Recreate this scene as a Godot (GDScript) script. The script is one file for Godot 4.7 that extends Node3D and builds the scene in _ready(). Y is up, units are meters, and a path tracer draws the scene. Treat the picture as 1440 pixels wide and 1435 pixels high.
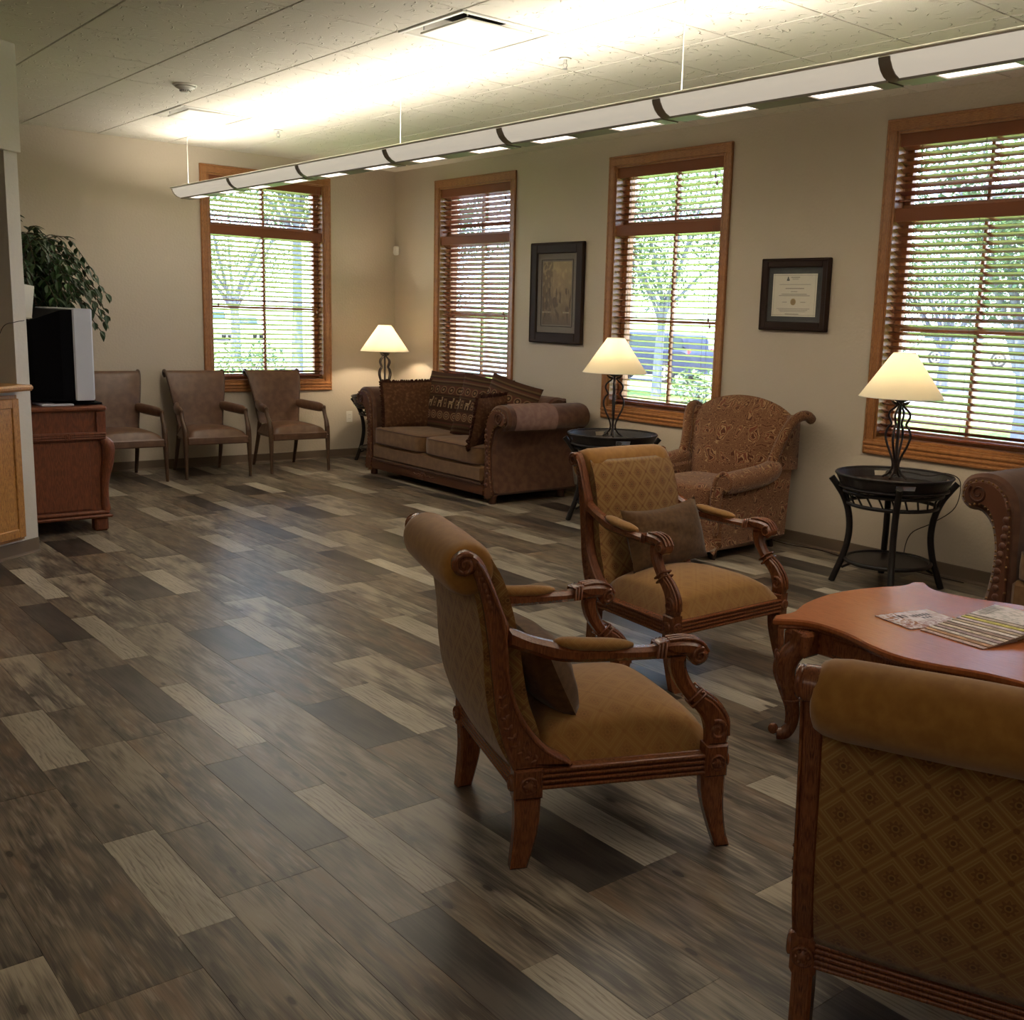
extends Node3D
# A waiting room: x runs across the window wall (x = 0), z from the far wall (z = 0) towards the camera, y up, metres.

const TILE := 0.6096
const H := 2.9986
var MAT := {}
var TEX := {}
var names := {}

func _ready() -> void:
	setup_camera_and_light()
	make_materials()
	build_shell()
	build_floor()
	build_ceiling()
	build_windows()
	build_outside()
	build_pendant()
	build_furniture()
	build_small_things()

# ------------------------------------------------------------------ camera, sky, sun, exposure
func setup_camera_and_light() -> void:
	var cam := Camera3D.new()
	cam.name = "camera"
	var f := 1504.69
	var fwd := Vector3(0.644944, -0.173237, -0.744334).normalized()
	var yaw := deg_to_rad(40.9068)
	var pitch := deg_to_rad(-9.9761)
	var roll := deg_to_rad(1.9063)
	fwd = Vector3(sin(yaw) * cos(pitch), sin(pitch), -cos(yaw) * cos(pitch))
	var r0 := Vector3(cos(yaw), 0, sin(yaw))
	var u0 := r0.cross(fwd)
	var right := r0 * cos(roll) + u0 * sin(roll)
	var up := u0 * cos(roll) - r0 * sin(roll)
	cam.transform = Transform3D(Basis(right, up, -fwd), Vector3(-6.1173, 1.5511, 10.2308))
	cam.projection = Camera3D.PROJECTION_FRUSTUM
	cam.near = 0.05
	cam.far = 400.0
	cam.size = 0.05 * 1435.0 / f
	cam.frustum_offset = Vector2((720.0 - 816.633) / f, (711.427 - 717.5) / f) * 0.05
	cam.current = true
	add_child(cam)

	var env := Environment.new()
	env.tonemap_mode = Environment.TONE_MAPPER_LINEAR
	env.tonemap_exposure = 3.4
	env.background_mode = Environment.BG_SKY
	env.background_energy_multiplier = 1.0
	env.sdfgi_enabled = true
	env.ssao_enabled = true
	env.ssil_enabled = true
	var sm := ProceduralSkyMaterial.new()
	sm.sky_top_color = Color(0.62, 0.76, 0.95)
	sm.sky_horizon_color = Color(0.84, 0.91, 1.0)
	sm.ground_bottom_color = Color(0.55, 0.55, 0.53)
	sm.ground_horizon_color = Color(0.8, 0.82, 0.84)
	sm.sky_curve = 0.25
	sm.energy_multiplier = 4.2
	var sky := Sky.new()
	sky.sky_material = sm
	env.sky = sky
	var we := WorldEnvironment.new()
	we.name = "world_environment"
	we.environment = env
	add_child(we)

	var sun := DirectionalLight3D.new()
	sun.name = "sun"
	sun.light_color = Color(1.0, 0.96, 0.88)
	sun.light_energy = 4.6
	sun.light_angular_distance = 0.53
	sun.shadow_enabled = true
	sun.sky_mode = DirectionalLight3D.SKY_MODE_LIGHT_ONLY
	add_child(sun)
	sun.look_at_from_position(Vector3.ZERO, Vector3(0.55, -1.5, -0.35), Vector3.UP)

# ------------------------------------------------------------------ node helpers
func numbered(called: String) -> String:
	var k: int = names.get(called, 0)
	names[called] = k + 1
	return called if k == 0 else "%s_%03d" % [called, k]

func tag(o: Node, label: String, category := "", group := "", kind := "") -> Node:
	if label: o.set_meta("label", label)
	if category: o.set_meta("category", category)
	if group: o.set_meta("group", group)
	if kind: o.set_meta("kind", kind)
	return o

func thing(called: String, label: String, category: String, at := Vector3.ZERO, turn := 0.0, group := "") -> Node3D:
	var o := Node3D.new()
	o.name = numbered(called)
	add_child(o)
	o.position = at
	o.rotation.y = turn
	tag(o, label, category, group)
	return o

func part(called: String, mesh: Mesh, mat: Material, parent: Node, at := Vector3.ZERO, turn := 0.0) -> MeshInstance3D:
	var o := MeshInstance3D.new()
	o.name = called if parent != self else numbered(called)
	o.mesh = mesh
	o.material_override = mat
	o.position = at
	o.rotation.y = turn
	parent.add_child(o, true)
	return o

func solo(called: String, label: String, category: String, mesh: Mesh, mat: Material, at := Vector3.ZERO, turn := 0.0, group := "") -> MeshInstance3D:
	var o := part(called, mesh, mat, self, at, turn)
	tag(o, label, category, group)
	return o

func struct(called: String, mesh: Mesh, mat: Material, label := "") -> MeshInstance3D:
	var o := part(called, mesh, mat, self)
	o.set_meta("kind", "structure")
	if label: o.set_meta("label", label)
	return o

func struct_root(called: String, label := "") -> Node3D:
	var o := Node3D.new()
	o.name = numbered(called)
	add_child(o)
	o.set_meta("kind", "structure")
	if label: o.set_meta("label", label)
	return o

# ------------------------------------------------------------------ mesh builder (faces are given counter-clockwise seen from outside)
class MB:
	var v := PackedVector3Array()
	var n := PackedVector3Array()
	var uv := PackedVector2Array()
	var ix := PackedInt32Array()

	func tri(a: Vector3, b: Vector3, c: Vector3, ua := Vector2.ZERO, ub := Vector2.ZERO, uc := Vector2.ZERO) -> MB:
		var nn := (b - a).cross(c - a).normalized()
		var k := v.size()
		v.append(a); v.append(b); v.append(c)
		n.append(nn); n.append(nn); n.append(nn)
		uv.append(ua); uv.append(ub); uv.append(uc)
		ix.append(k); ix.append(k + 2); ix.append(k + 1)
		return self

	func quad(a: Vector3, b: Vector3, c: Vector3, d: Vector3, ua := Vector2.ZERO, ub := Vector2.ZERO, uc := Vector2.ZERO, ud := Vector2.ZERO) -> MB:
		var nn := (c - a).cross(d - b).normalized()
		var k := v.size()
		v.append(a); v.append(b); v.append(c); v.append(d)
		for i in 4: n.append(nn)
		uv.append(ua); uv.append(ub); uv.append(uc); uv.append(ud)
		ix.append_array(PackedInt32Array([k, k + 2, k + 1, k, k + 3, k + 2]))
		return self

	# rows[i][j]; outside is (d/dj) x (d/di) unless flipped
	func grid(rows: Array, closed_j := false, closed_i := false, flip := false) -> MB:
		var ni := rows.size()
		var nj: int = rows[0].size()
		var base := v.size()
		for i in ni:
			for j in nj:
				var p: Vector3 = rows[i][j]
				var jp: Vector3 = rows[i][(j + 1) % nj] if closed_j or j < nj - 1 else p
				var jm: Vector3 = rows[i][(j - 1 + nj) % nj] if closed_j or j > 0 else p
				var ip: Vector3 = rows[(i + 1) % ni][j] if closed_i or i < ni - 1 else p
				var im: Vector3 = rows[(i - 1 + ni) % ni][j] if closed_i or i > 0 else p
				var dj := jp - jm
				var di := ip - im
				if dj.length_squared() < 1e-12:
					var q: int = (i + 1) if i < ni - 1 else i - 1
					dj = rows[q][(j + 1) % nj] - rows[q][(j - 1 + nj) % nj]
				var nn := dj.cross(di).normalized()
				v.append(p)
				n.append(-nn if flip else nn)
				uv.append(Vector2(float(j) / maxi(nj - 1, 1), float(i) / maxi(ni - 1, 1)))
		var mi := ni if closed_i else ni - 1
		var mj := nj if closed_j else nj - 1
		for i in mi:
			for j in mj:
				var a := base + i * nj + j
				var b := base + i * nj + (j + 1) % nj
				var c := base + ((i + 1) % ni) * nj + (j + 1) % nj
				var d := base + ((i + 1) % ni) * nj + j
				if flip:
					ix.append_array(PackedInt32Array([a, b, c, a, c, d]))
				else:
					ix.append_array(PackedInt32Array([a, c, b, a, d, c]))
		return self

	func fan(ring: PackedVector3Array, flip := false) -> MB:
		var c := Vector3.ZERO
		for p in ring: c += p
		c /= ring.size()
		for i in ring.size():
			var a := ring[i]
			var b := ring[(i + 1) % ring.size()]
			if flip: tri(c, b, a)
			else: tri(c, a, b)
		return self

	# box with chamfered edges
	func box(c: Vector3, s: Vector3, b := 0.0) -> MB:
		var h := s * 0.5
		b = minf(b, minf(h.x, minf(h.y, h.z)) * 0.98)
		if b <= 0.0:
			var p := []
			for i in 8: p.append(c + Vector3(h.x if i & 1 else -h.x, h.y if i & 2 else -h.y, h.z if i & 4 else -h.z))
			var o := Vector2(0, 0); var r := Vector2(1, 0); var t := Vector2(1, 1); var l := Vector2(0, 1)
			quad(p[4], p[5], p[7], p[6], o, r, t, l); quad(p[1], p[0], p[2], p[3], o, r, t, l)
			quad(p[5], p[1], p[3], p[7], o, r, t, l); quad(p[0], p[4], p[6], p[2], o, r, t, l)
			quad(p[6], p[7], p[3], p[2], o, r, t, l); quad(p[0], p[1], p[5], p[4], o, r, t, l)
			return self
		# per corner three points, moved in along one axis each
		var q := []
		for i in 8:
			var sx := 1.0 if i & 1 else -1.0
			var sy := 1.0 if i & 2 else -1.0
			var sz := 1.0 if i & 4 else -1.0
			q.append([c + Vector3(sx * h.x, sy * (h.y - b), sz * (h.z - b)), c + Vector3(sx * (h.x - b), sy * h.y, sz * (h.z - b)), c + Vector3(sx * (h.x - b), sy * (h.y - b), sz * h.z)])
		var o := Vector2(0, 0); var r := Vector2(1, 0); var t := Vector2(1, 1); var l := Vector2(0, 1)
		quad(q[4][2], q[5][2], q[7][2], q[6][2], o, r, t, l); quad(q[1][2], q[0][2], q[2][2], q[3][2], o, r, t, l)
		quad(q[5][0], q[1][0], q[3][0], q[7][0], o, r, t, l); quad(q[0][0], q[4][0], q[6][0], q[2][0], o, r, t, l)
		quad(q[6][1], q[7][1], q[3][1], q[2][1], o, r, t, l); quad(q[0][1], q[1][1], q[5][1], q[4][1], o, r, t, l)
		# edges
		for e in [[0, 1, 1, 2], [2, 3, 1, 2], [4, 5, 1, 2], [6, 7, 1, 2], [0, 2, 0, 2], [1, 3, 0, 2], [4, 6, 0, 2], [5, 7, 0, 2], [0, 4, 0, 1], [1, 5, 0, 1], [2, 6, 0, 1], [3, 7, 0, 1]]:
			oriented([q[e[0]][e[2]], q[e[1]][e[2]], q[e[1]][e[3]], q[e[0]][e[3]]], c)
		for i in 8: oriented(q[i], c)
		return self

	func oriented(p: Array, c: Vector3) -> void:
		var nn: Vector3 = (p[1] - p[0]).cross(p[2] - p[0])
		if nn.dot(p[0] - c) < 0.0: p.reverse()
		if p.size() == 3: tri(p[0], p[1], p[2])
		else: quad(p[0], p[1], p[2], p[3])

	# profile of (radius, height), going upwards for an outside surface
	func lathe(pr: Array, segs := 24, c := Vector3.ZERO, sx := 1.0, sz := 1.0) -> MB:
		var rows := []
		for p in pr:
			var ring := PackedVector3Array()
			for j in segs:
				var a := TAU * j / segs
				ring.append(c + Vector3(p[0] * cos(a) * sx, p[1], -p[0] * sin(a) * sz))
			rows.append(ring)
		return grid(rows, true)

	# a tube through points with one radius for all or one for each; flat < 1 squashes it along the second axis
	func tube(path: Array, radii, segs := 8, caps := true, closed := false, ref := Vector3.ZERO, flat := 1.0) -> MB:
		var rows := []
		var m := path.size()
		var u := Vector3.ZERO
		for i in m:
			var a: Vector3 = path[(i - 1 + m) % m] if closed or i > 0 else path[i]
			var b: Vector3 = path[(i + 1) % m] if closed or i < m - 1 else path[i]
			var t := (b - a).normalized()
			if u == Vector3.ZERO:
				u = ref if ref != Vector3.ZERO else (Vector3.UP if absf(t.y) < 0.9 else Vector3.RIGHT)
			u = (u - t * u.dot(t)).normalized()
			var w := t.cross(u)
			var r: float = radii[i] if radii is Array or radii is PackedFloat32Array else radii
			var ring := PackedVector3Array()
			for j in segs:
				var f := TAU * j / segs
				ring.append(path[i] + u * cos(f) * r + w * sin(f) * r * flat)
			rows.append(ring)
		grid(rows, true, closed)
		if caps and not closed:
			fan(rows[0], true)
			fan(rows[m - 1])
		return self

	# ellipsoid
	func ball(c: Vector3, r: Vector3, segs := 12, rings := 8) -> MB:
		var rows := []
		for i in rings + 1:
			var a := -PI / 2 + PI * i / rings
			var ring := PackedVector3Array()
			for j in segs:
				var f := TAU * j / segs
				ring.append(c + Vector3(cos(a) * cos(f) * r.x, sin(a) * r.y, -cos(a) * sin(f) * r.z))
			rows.append(ring)
		return grid(rows, true)

	# outline in (z, y), thickness along x with chamfers
	func slab(outline: PackedVector2Array, thick: float, bev := 0.004, x0 := 0.0) -> MB:
		var o := outline.duplicate()
		if not Geometry2D.is_polygon_clockwise(o): o.reverse()
		# after this o runs clockwise in (z, y); seen from +x, z points left, so it runs counter-clockwise there
		var m := o.size()
		var ins := PackedVector2Array()
		var en := []
		for i in m:
			var d: Vector2 = (o[(i + 1) % m] - o[i]).normalized()
			en.append(Vector2(-d.y, d.x))  # outward of a clockwise ring in (z, y)
		var vn := []
		for i in m:
			var a: Vector2 = en[(i - 1 + m) % m]
			var b: Vector2 = en[i]
			var s: Vector2 = (a + b)
			s = s.normalized() if s.length() > 1e-4 else b
			vn.append(s)
			ins.append(o[i] - s * bev / maxf(0.5, s.dot(b)))
		var h := thick * 0.5
		var lay := [[ins, -h], [o, -h + bev], [o, h - bev], [ins, h]]
		for k in 3:
			var A: PackedVector2Array = lay[k][0]
			var B: PackedVector2Array = lay[k + 1][0]
			var xa: float = lay[k][1] + x0
			var xb: float = lay[k + 1][1] + x0
			var tilt: float = [-0.7, 0.0, 0.7][k]
			for i in m:
				var j := (i + 1) % m
				var sharp_i: bool = en[(i - 1 + m) % m].dot(en[i]) < 0.7
				var sharp_j: bool = en[i].dot(en[j]) < 0.7
				var ni: Vector2 = en[i] if sharp_i else vn[i]
				var nj: Vector2 = en[i] if sharp_j else vn[j]
				var base := v.size()
				v.append(Vector3(xa, A[i].y, A[i].x)); v.append(Vector3(xa, A[j].y, A[j].x))
				v.append(Vector3(xb, B[j].y, B[j].x)); v.append(Vector3(xb, B[i].y, B[i].x))
				for q in [ni, nj, nj, ni]: n.append(Vector3(tilt, q.y, q.x).normalized())
				for q in 4: uv.append(Vector2.ZERO)
				var fn := (v[base + 2] - v[base]).cross(v[base + 3] - v[base + 1])
				if fn.dot(n[base]) > 0.0: ix.append_array(PackedInt32Array([base, base + 2, base + 1, base, base + 3, base + 2]))
				else: ix.append_array(PackedInt32Array([base, base + 1, base + 2, base, base + 2, base + 3]))
		var t := Geometry2D.triangulate_polygon(ins)
		if t.is_empty(): t = Geometry2D.triangulate_polygon(o)
		if t.is_empty(): print("no cap for ", o)
		for k in range(0, t.size(), 3):
			for s in [-1.0, 1.0]:
				var a := Vector3(x0 + s * h, ins[t[k]].y, ins[t[k]].x)
				var b := Vector3(x0 + s * h, ins[t[k + 1]].y, ins[t[k + 1]].x)
				var c := Vector3(x0 + s * h, ins[t[k + 2]].y, ins[t[k + 2]].x)
				if (b - a).cross(c - a).x * s < 0.0: tri(a, c, b)
				else: tri(a, b, c)
		return self

	func moved(t: Transform3D, from_vertex := 0) -> MB:
		for i in range(from_vertex, v.size()):
			v[i] = t * v[i]
			n[i] = (t.basis * n[i]).normalized()
		return self

	func mesh() -> ArrayMesh:
		var a := []
		a.resize(Mesh.ARRAY_MAX)
		a[Mesh.ARRAY_VERTEX] = v
		a[Mesh.ARRAY_NORMAL] = n
		a[Mesh.ARRAY_TEX_UV] = uv
		a[Mesh.ARRAY_INDEX] = ix
		var m := ArrayMesh.new()
		m.add_surface_from_arrays(Mesh.PRIMITIVE_TRIANGLES, a)
		return m

func boxm(s: Vector3, b := 0.0, c := Vector3.ZERO) -> ArrayMesh:
	return MB.new().box(c, s, b).mesh()

# smooth curve through 2D points (centripetal enough for our spacing)
func curve2(p: Array, per := 5, closed := false) -> PackedVector2Array:
	var o := PackedVector2Array()
	var m := p.size()
	var last := m if closed else m - 1
	for i in last:
		var a: Vector2 = p[(i - 1 + m) % m] if closed or i > 0 else p[0] * 2.0 - p[1]
		var b: Vector2 = p[i]
		var c: Vector2 = p[(i + 1) % m]
		var d: Vector2 = p[(i + 2) % m] if closed or i < m - 2 else p[m - 1] * 2.0 - p[m - 2]
		for k in per:
			o.append(b.cubic_interpolate(c, a, d, float(k) / per))
	if not closed: o.append(p[m - 1])
	return o

func curve3(p: Array, per := 5, closed := false) -> Array:
	var o := []
	var m := p.size()
	var last := m if closed else m - 1
	for i in last:
		var a: Vector3 = p[(i - 1 + m) % m] if closed or i > 0 else p[0] * 2.0 - p[1]
		var b: Vector3 = p[i]
		var c: Vector3 = p[(i + 1) % m]
		var d: Vector3 = p[(i + 2) % m] if closed or i < m - 2 else p[m - 1] * 2.0 - p[m - 2]
		for k in per:
			o.append(b.cubic_interpolate(c, a, d, float(k) / per))
	if not closed: o.append(p[m - 1])
	return o

func v2(a: Array) -> Array:
	var o := []
	for i in range(0, a.size(), 2): o.append(Vector2(a[i], a[i + 1]))
	return o

# ------------------------------------------------------------------ textures and materials
func noise(seed_: int, freq: float, oct := 3, type := FastNoiseLite.TYPE_SIMPLEX_SMOOTH) -> FastNoiseLite:
	var q := FastNoiseLite.new()
	q.seed = seed_
	q.frequency = freq
	q.noise_type = type
	q.fractal_octaves = oct
	return q

func paint(w: int, h: int, fn: Callable) -> ImageTexture:
	var b := PackedByteArray()
	b.resize(w * h * 3)
	var k := 0
	for y in h:
		for x in w:
			var c: Color = fn.call(x, y)
			b[k] = clampi(int(c.r * 255.0), 0, 255)
			b[k + 1] = clampi(int(c.g * 255.0), 0, 255)
			b[k + 2] = clampi(int(c.b * 255.0), 0, 255)
			k += 3
	return ImageTexture.create_from_image(Image.create_from_data(w, h, false, Image.FORMAT_RGB8, b))

func c8(r: float, g: float, b: float) -> Color:
	return Color(r / 255.0, g / 255.0, b / 255.0)

func std(key: String, col: Color, rough := 0.7, spec := 0.5) -> StandardMaterial3D:
	var m := StandardMaterial3D.new()
	m.resource_name = key
	m.albedo_color = col
	m.roughness = rough
	m.metallic_specular = spec
	MAT[key] = m
	return m

func triplanar(m: StandardMaterial3D, tex: Texture2D, scale: Vector3, world := false) -> StandardMaterial3D:
	m.albedo_texture = tex
	m.uv1_triplanar = true
	m.uv1_world_triplanar = world
	m.uv1_scale = scale
	m.uv1_triplanar_sharpness = 4.0
	return m

func noise_tex(seed_: int, freq: float, oct: int, w: int, h: int, ramp: Array) -> ImageTexture:
	# seamless cloudy colour made from a ramp of [offset, colour]
	var img: Image = noise(seed_, freq, oct).get_seamless_image(w, h)
	var g := Gradient.new()
	g.offsets = PackedFloat32Array(ramp.map(func(r): return r[0]))
	g.colors = PackedColorArray(ramp.map(func(r): return r[1]))
	img.convert(Image.FORMAT_L8)
	var d := img.get_data()
	var lut := PackedByteArray()
	for i in 256:
		var c := g.sample(i / 255.0)
		lut.append(int(c.r * 255)); lut.append(int(c.g * 255)); lut.append(int(c.b * 255))
	var o := PackedByteArray()
	o.resize(d.size() * 3)
	for i in d.size():
		var q := d[i] * 3
		o[i * 3] = lut[q]; o[i * 3 + 1] = lut[q + 1]; o[i * 3 + 2] = lut[q + 2]
	return ImageTexture.create_from_image(Image.create_from_data(w, h, false, Image.FORMAT_RGB8, o))

func height_tex(seed_: int, freq: float, oct: int, size: int, ridged := false) -> ImageTexture:
	var q := noise(seed_, freq, oct)
	if ridged: q.fractal_type = FastNoiseLite.FRACTAL_RIDGED
	var img: Image = q.get_seamless_image(size, size)
	img.convert(Image.FORMAT_RGB8)
	return ImageTexture.create_from_image(img)

# wood with grain along v; a: light, b: dark, lines: how strong the dark pores are
func wood_tex(seed_: int, w: int, h: int, a: Color, b: Color, rings: float, lines: float, turned := false) -> ImageTexture:
	var n1 := noise(seed_, 0.006, 2)
	var n2 := noise(seed_ + 1, 0.05, 2)
	var n3 := noise(seed_ + 2, 0.35, 1)
	return paint(w, h, func(x, y):
		var s: float = y if turned else x
		var t: float = x if turned else y
		var ext: float = h if turned else w
		var tl: float = w if turned else h
		# fold so that the edges meet
		var ss := absf(fmod(s / ext * 2.0, 2.0) - 1.0) * ext
		var tt := absf(fmod(t / tl * 2.0, 2.0) - 1.0) * tl
		var warp := n1.get_noise_2d(ss * 1.5, tt * 0.35) * 6.0
		var ring := 0.5 + 0.5 * sin(ss * rings + warp * 3.0)
		ring = pow(ring, 1.6)
		var fine := n2.get_noise_2d(ss * 4.0, tt * 0.25)
		var pore := n3.get_noise_2d(ss * 2.2, tt * 0.06)
		var k := clampf(ring * 0.55 + 0.3 + fine * 0.5, 0.0, 1.0)
		var c := a.lerp(b, k)
		return c.darkened(clampf((pore - 0.25) * lines, 0.0, 0.6)))

# printed floor boards, 192 x 768 for 0.30 x 1.22 m; style 0 pale cerused, 1 dark, 2 mid brown, 3 brown with rusty streaks, 4 beige into dark
func board_tex(seed_: int, style: int) -> ImageTexture:
	var n1 := noise(seed_, 1.0, 2)
	var n2 := noise(seed_ + 1, 1.0, 2)
	var n3 := noise(seed_ + 2, 1.0, 1)
	var n4 := noise(seed_ + 3, 1.0, 3)
	var pal: Array = [
		[c8(192, 183, 165), c8(118, 109, 96)],
		[c8(86, 77, 69), c8(52, 46, 41)],
		[c8(142, 130, 113), c8(76, 67, 58)],
		[c8(132, 117, 99), c8(68, 59, 51)],
		[c8(160, 148, 129), c8(72, 64, 57)]][style]
	var rust := c8(130, 103, 78)
	var pale := c8(184, 172, 154)
	var knots := []
	var r := RandomNumberGenerator.new()
	r.seed = seed_ * 7 + 1
	for i in ([1, 0, 3, 2, 2][style]):
		knots.append([r.randf_range(0.03, 0.27), r.randf_range(0.05, 1.15), r.randf_range(0.005, 0.011)])
	return paint(192, 768, func(x, y):
		var s: float = x * 0.0015625
		var t: float = y * 0.0015885
		var pull := 0.0
		var kd := 9.0
		for q in knots:
			var dx: float = s - q[0]
			var dy: float = (t - q[1]) * 0.4
			var d2: float = dx * dx + dy * dy
			var rr: float = q[2] * q[2]
			pull += dx * 300.0 * rr / (d2 + rr)
			kd = minf(kd, d2 / rr)
		var fine := n3.get_noise_2d(s * 330.0, t * 7.0)
		var streak := n2.get_noise_2d(s * 75.0 + pull * 0.5, t * 2.4)
		var cloud := n4.get_noise_2d(s * 7.0, t * 2.3)
		var k := 0.0
		if style == 0:
			var ph := s * 420.0 + n1.get_noise_2d(s * 9.0, t * 2.2) * 9.0 + pull * 2.0
			var g := 0.5 + 0.5 * sin(ph + fine * 1.4)
			k = 0.18 + 0.55 * smoothstep(0.55, 0.95, g) * (0.6 + streak) + 0.25 * cloud + 0.22 * fine
		elif style == 1:
			k = 0.45 + 1.1 * cloud + 0.5 * streak + 0.3 * fine
		else:
			var ph := s * 200.0 + n1.get_noise_2d(s * 8.0, t * 1.8) * 8.0 + pull * 2.0
			k = 0.46 + 0.75 * cloud + 0.26 * streak + 0.34 * fine + 0.12 * sin(ph)
		if style == 4: k += lerpf(-0.28, 0.26, t / 1.22)
		if style == 3: k += lerpf(-0.2, 0.3, t / 1.22)
		var c: Color = pal[0].lerp(pal[1], clampf(k, 0.0, 1.0))
		if style == 3 or style == 2:
			c = c.lerp(rust, clampf((n4.get_noise_2d(s * 9.0 + 40.0, t * 1.7) - 0.08) * 1.5, 0.0, 0.55 if style == 3 else 0.22))
		if style >= 2:
			var wsh := clampf((n2.get_noise_2d(s * 30.0 + 9.0, t * 4.4) - 0.16) * 1.5, 0.0, 0.5)
			c = c.lerp(pale, wsh * clampf(0.5 + fine * 1.6, 0.0, 1.0))
		if kd < 1.0: c = c.lerp(c8(54, 45, 38), 0.75)
		elif kd < 3.0: c = c.lerp(c8(70, 58, 49), 0.4 * (3.0 - kd) / 2.0)
		return c)

func damask(x, y) -> Color:
	# one repeat of 128 px: lattice of lozenges with a rosette in each, drawn double
	var u := fposmod(x / 128.0, 1.0)
	var v := fposmod(y / 128.0, 1.0)
	var ground := c8(146, 106, 58)
	var brown := c8(122, 80, 43)
	var dark := c8(102, 67, 36)
	var olive := c8(156, 124, 74)
	var best := 9.0
	var cx := 0.0
	var cy := 0.0
	for o in [[0.5, 0.5], [0.0, 0.0], [1.0, 0.0], [0.0, 1.0], [1.0, 1.0]]:
		var dd := absf(u - o[0]) + absf(v - o[1])
		if dd < best:
			best = dd
			cx = u - o[0]
			cy = v - o[1]
	var c := ground
	var rad := sqrt(cx * cx + cy * cy)
	var ang := atan2(cy, cx)
	if best > 0.455: c = ground.lerp(brown, 0.3)
	elif best > 0.42: c = ground
	elif best > 0.38: c = olive
	elif best > 0.33: c = ground
	elif best > 0.30: c = olive
	elif best > 0.20: c = brown.lerp(ground, 0.6)
	var pet := 0.135 + 0.03 * cos(ang * 8.0)
	if rad < pet: c = brown
	if rad < 0.075: c = ground
	if rad < 0.045: c = dark
	var side := minf(minf(u, 1.0 - u), 0.5) + 0.0
	var q := Vector2(fposmod(u + 0.5, 1.0) - 0.5, v - 0.5)
	if q.length() < 0.06 or (Vector2(u - 0.5, fposmod(v + 0.5, 1.0) - 0.5)).length() < 0.06: c = brown
	var grain := sin(x * 2.3) * sin(y * 2.1)
	return c.darkened(0.05 + 0.05 * grain) if side >= 0.0 else c

func paisley_tex() -> ImageTexture:
	var n1 := noise(71, 0.010, 2)
	var n2 := noise(72, 0.016, 2)
	var base := c8(126, 86, 60)
	var deep := c8(92, 52, 35)
	var line := c8(172, 136, 98)
	var red := c8(120, 62, 44)
	var drops := []
	for k in 12:
		drops.append([(k % 4) * 96.0 + (48.0 if (k / 4) % 2 else 0.0), (k / 4) * 128.0 + 60.0, k * 2.1, 62.0 if k % 2 else 46.0])
	return paint(384, 384, func(x, y):
		# fold so that the repeat has no seam
		var fx := absf(fmod(x / 192.0, 2.0) - 1.0) * 192.0
		var fy := absf(fmod(y / 192.0, 2.0) - 1.0) * 192.0
		var wx: float = x + n1.get_noise_2d(fx * 1.5, fy * 1.5) * 22.0
		var wy: float = y + n1.get_noise_2d(fx * 1.5 + 300.0, fy * 1.5) * 22.0
		var c := base
		var swirl := n2.get_noise_2d(fx + wx * 0.0, fy) * 5.0
		var contour := absf(fposmod(swirl, 1.0) - 0.5)
		if contour < 0.10: c = line.lerp(base, 0.3)
		elif contour > 0.40: c = deep
		for d in drops:
			var ox: float = fposmod(wx - d[0] + 192.0, 384.0) - 192.0
			var oy: float = fposmod(wy - d[1] + 192.0, 384.0) - 192.0
			var ca := cos(d[2])
			var sa := sin(d[2])
			var px: float = (ox * ca + oy * sa) / d[3]
			var py: float = (-ox * sa + oy * ca) / d[3]
			py += px * px * 0.35
			var wid := 0.50 * sqrt(maxf(0.0, 1.0 - px)) * smoothstep(-1.0, -0.35, px)
			if px > -1.0 and px < 1.0 and absf(py) < wid:
				var e := absf(py) / maxf(wid, 0.01)
				var ringv := maxf(e, absf(px) * 0.92)
				if ringv > 0.84: c = line
				elif ringv > 0.68: c = deep
				elif ringv > 0.56: c = line.lerp(red, 0.15)
				elif ringv > 0.34: c = red.lerp(base, 0.5 + 0.5 * sin(px * 20.0))
				elif ringv > 0.24: c = line
				else: c = deep
		return c.darkened(0.05 * sin(x * 2.6) * sin(y * 2.4) + 0.04))

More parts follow.
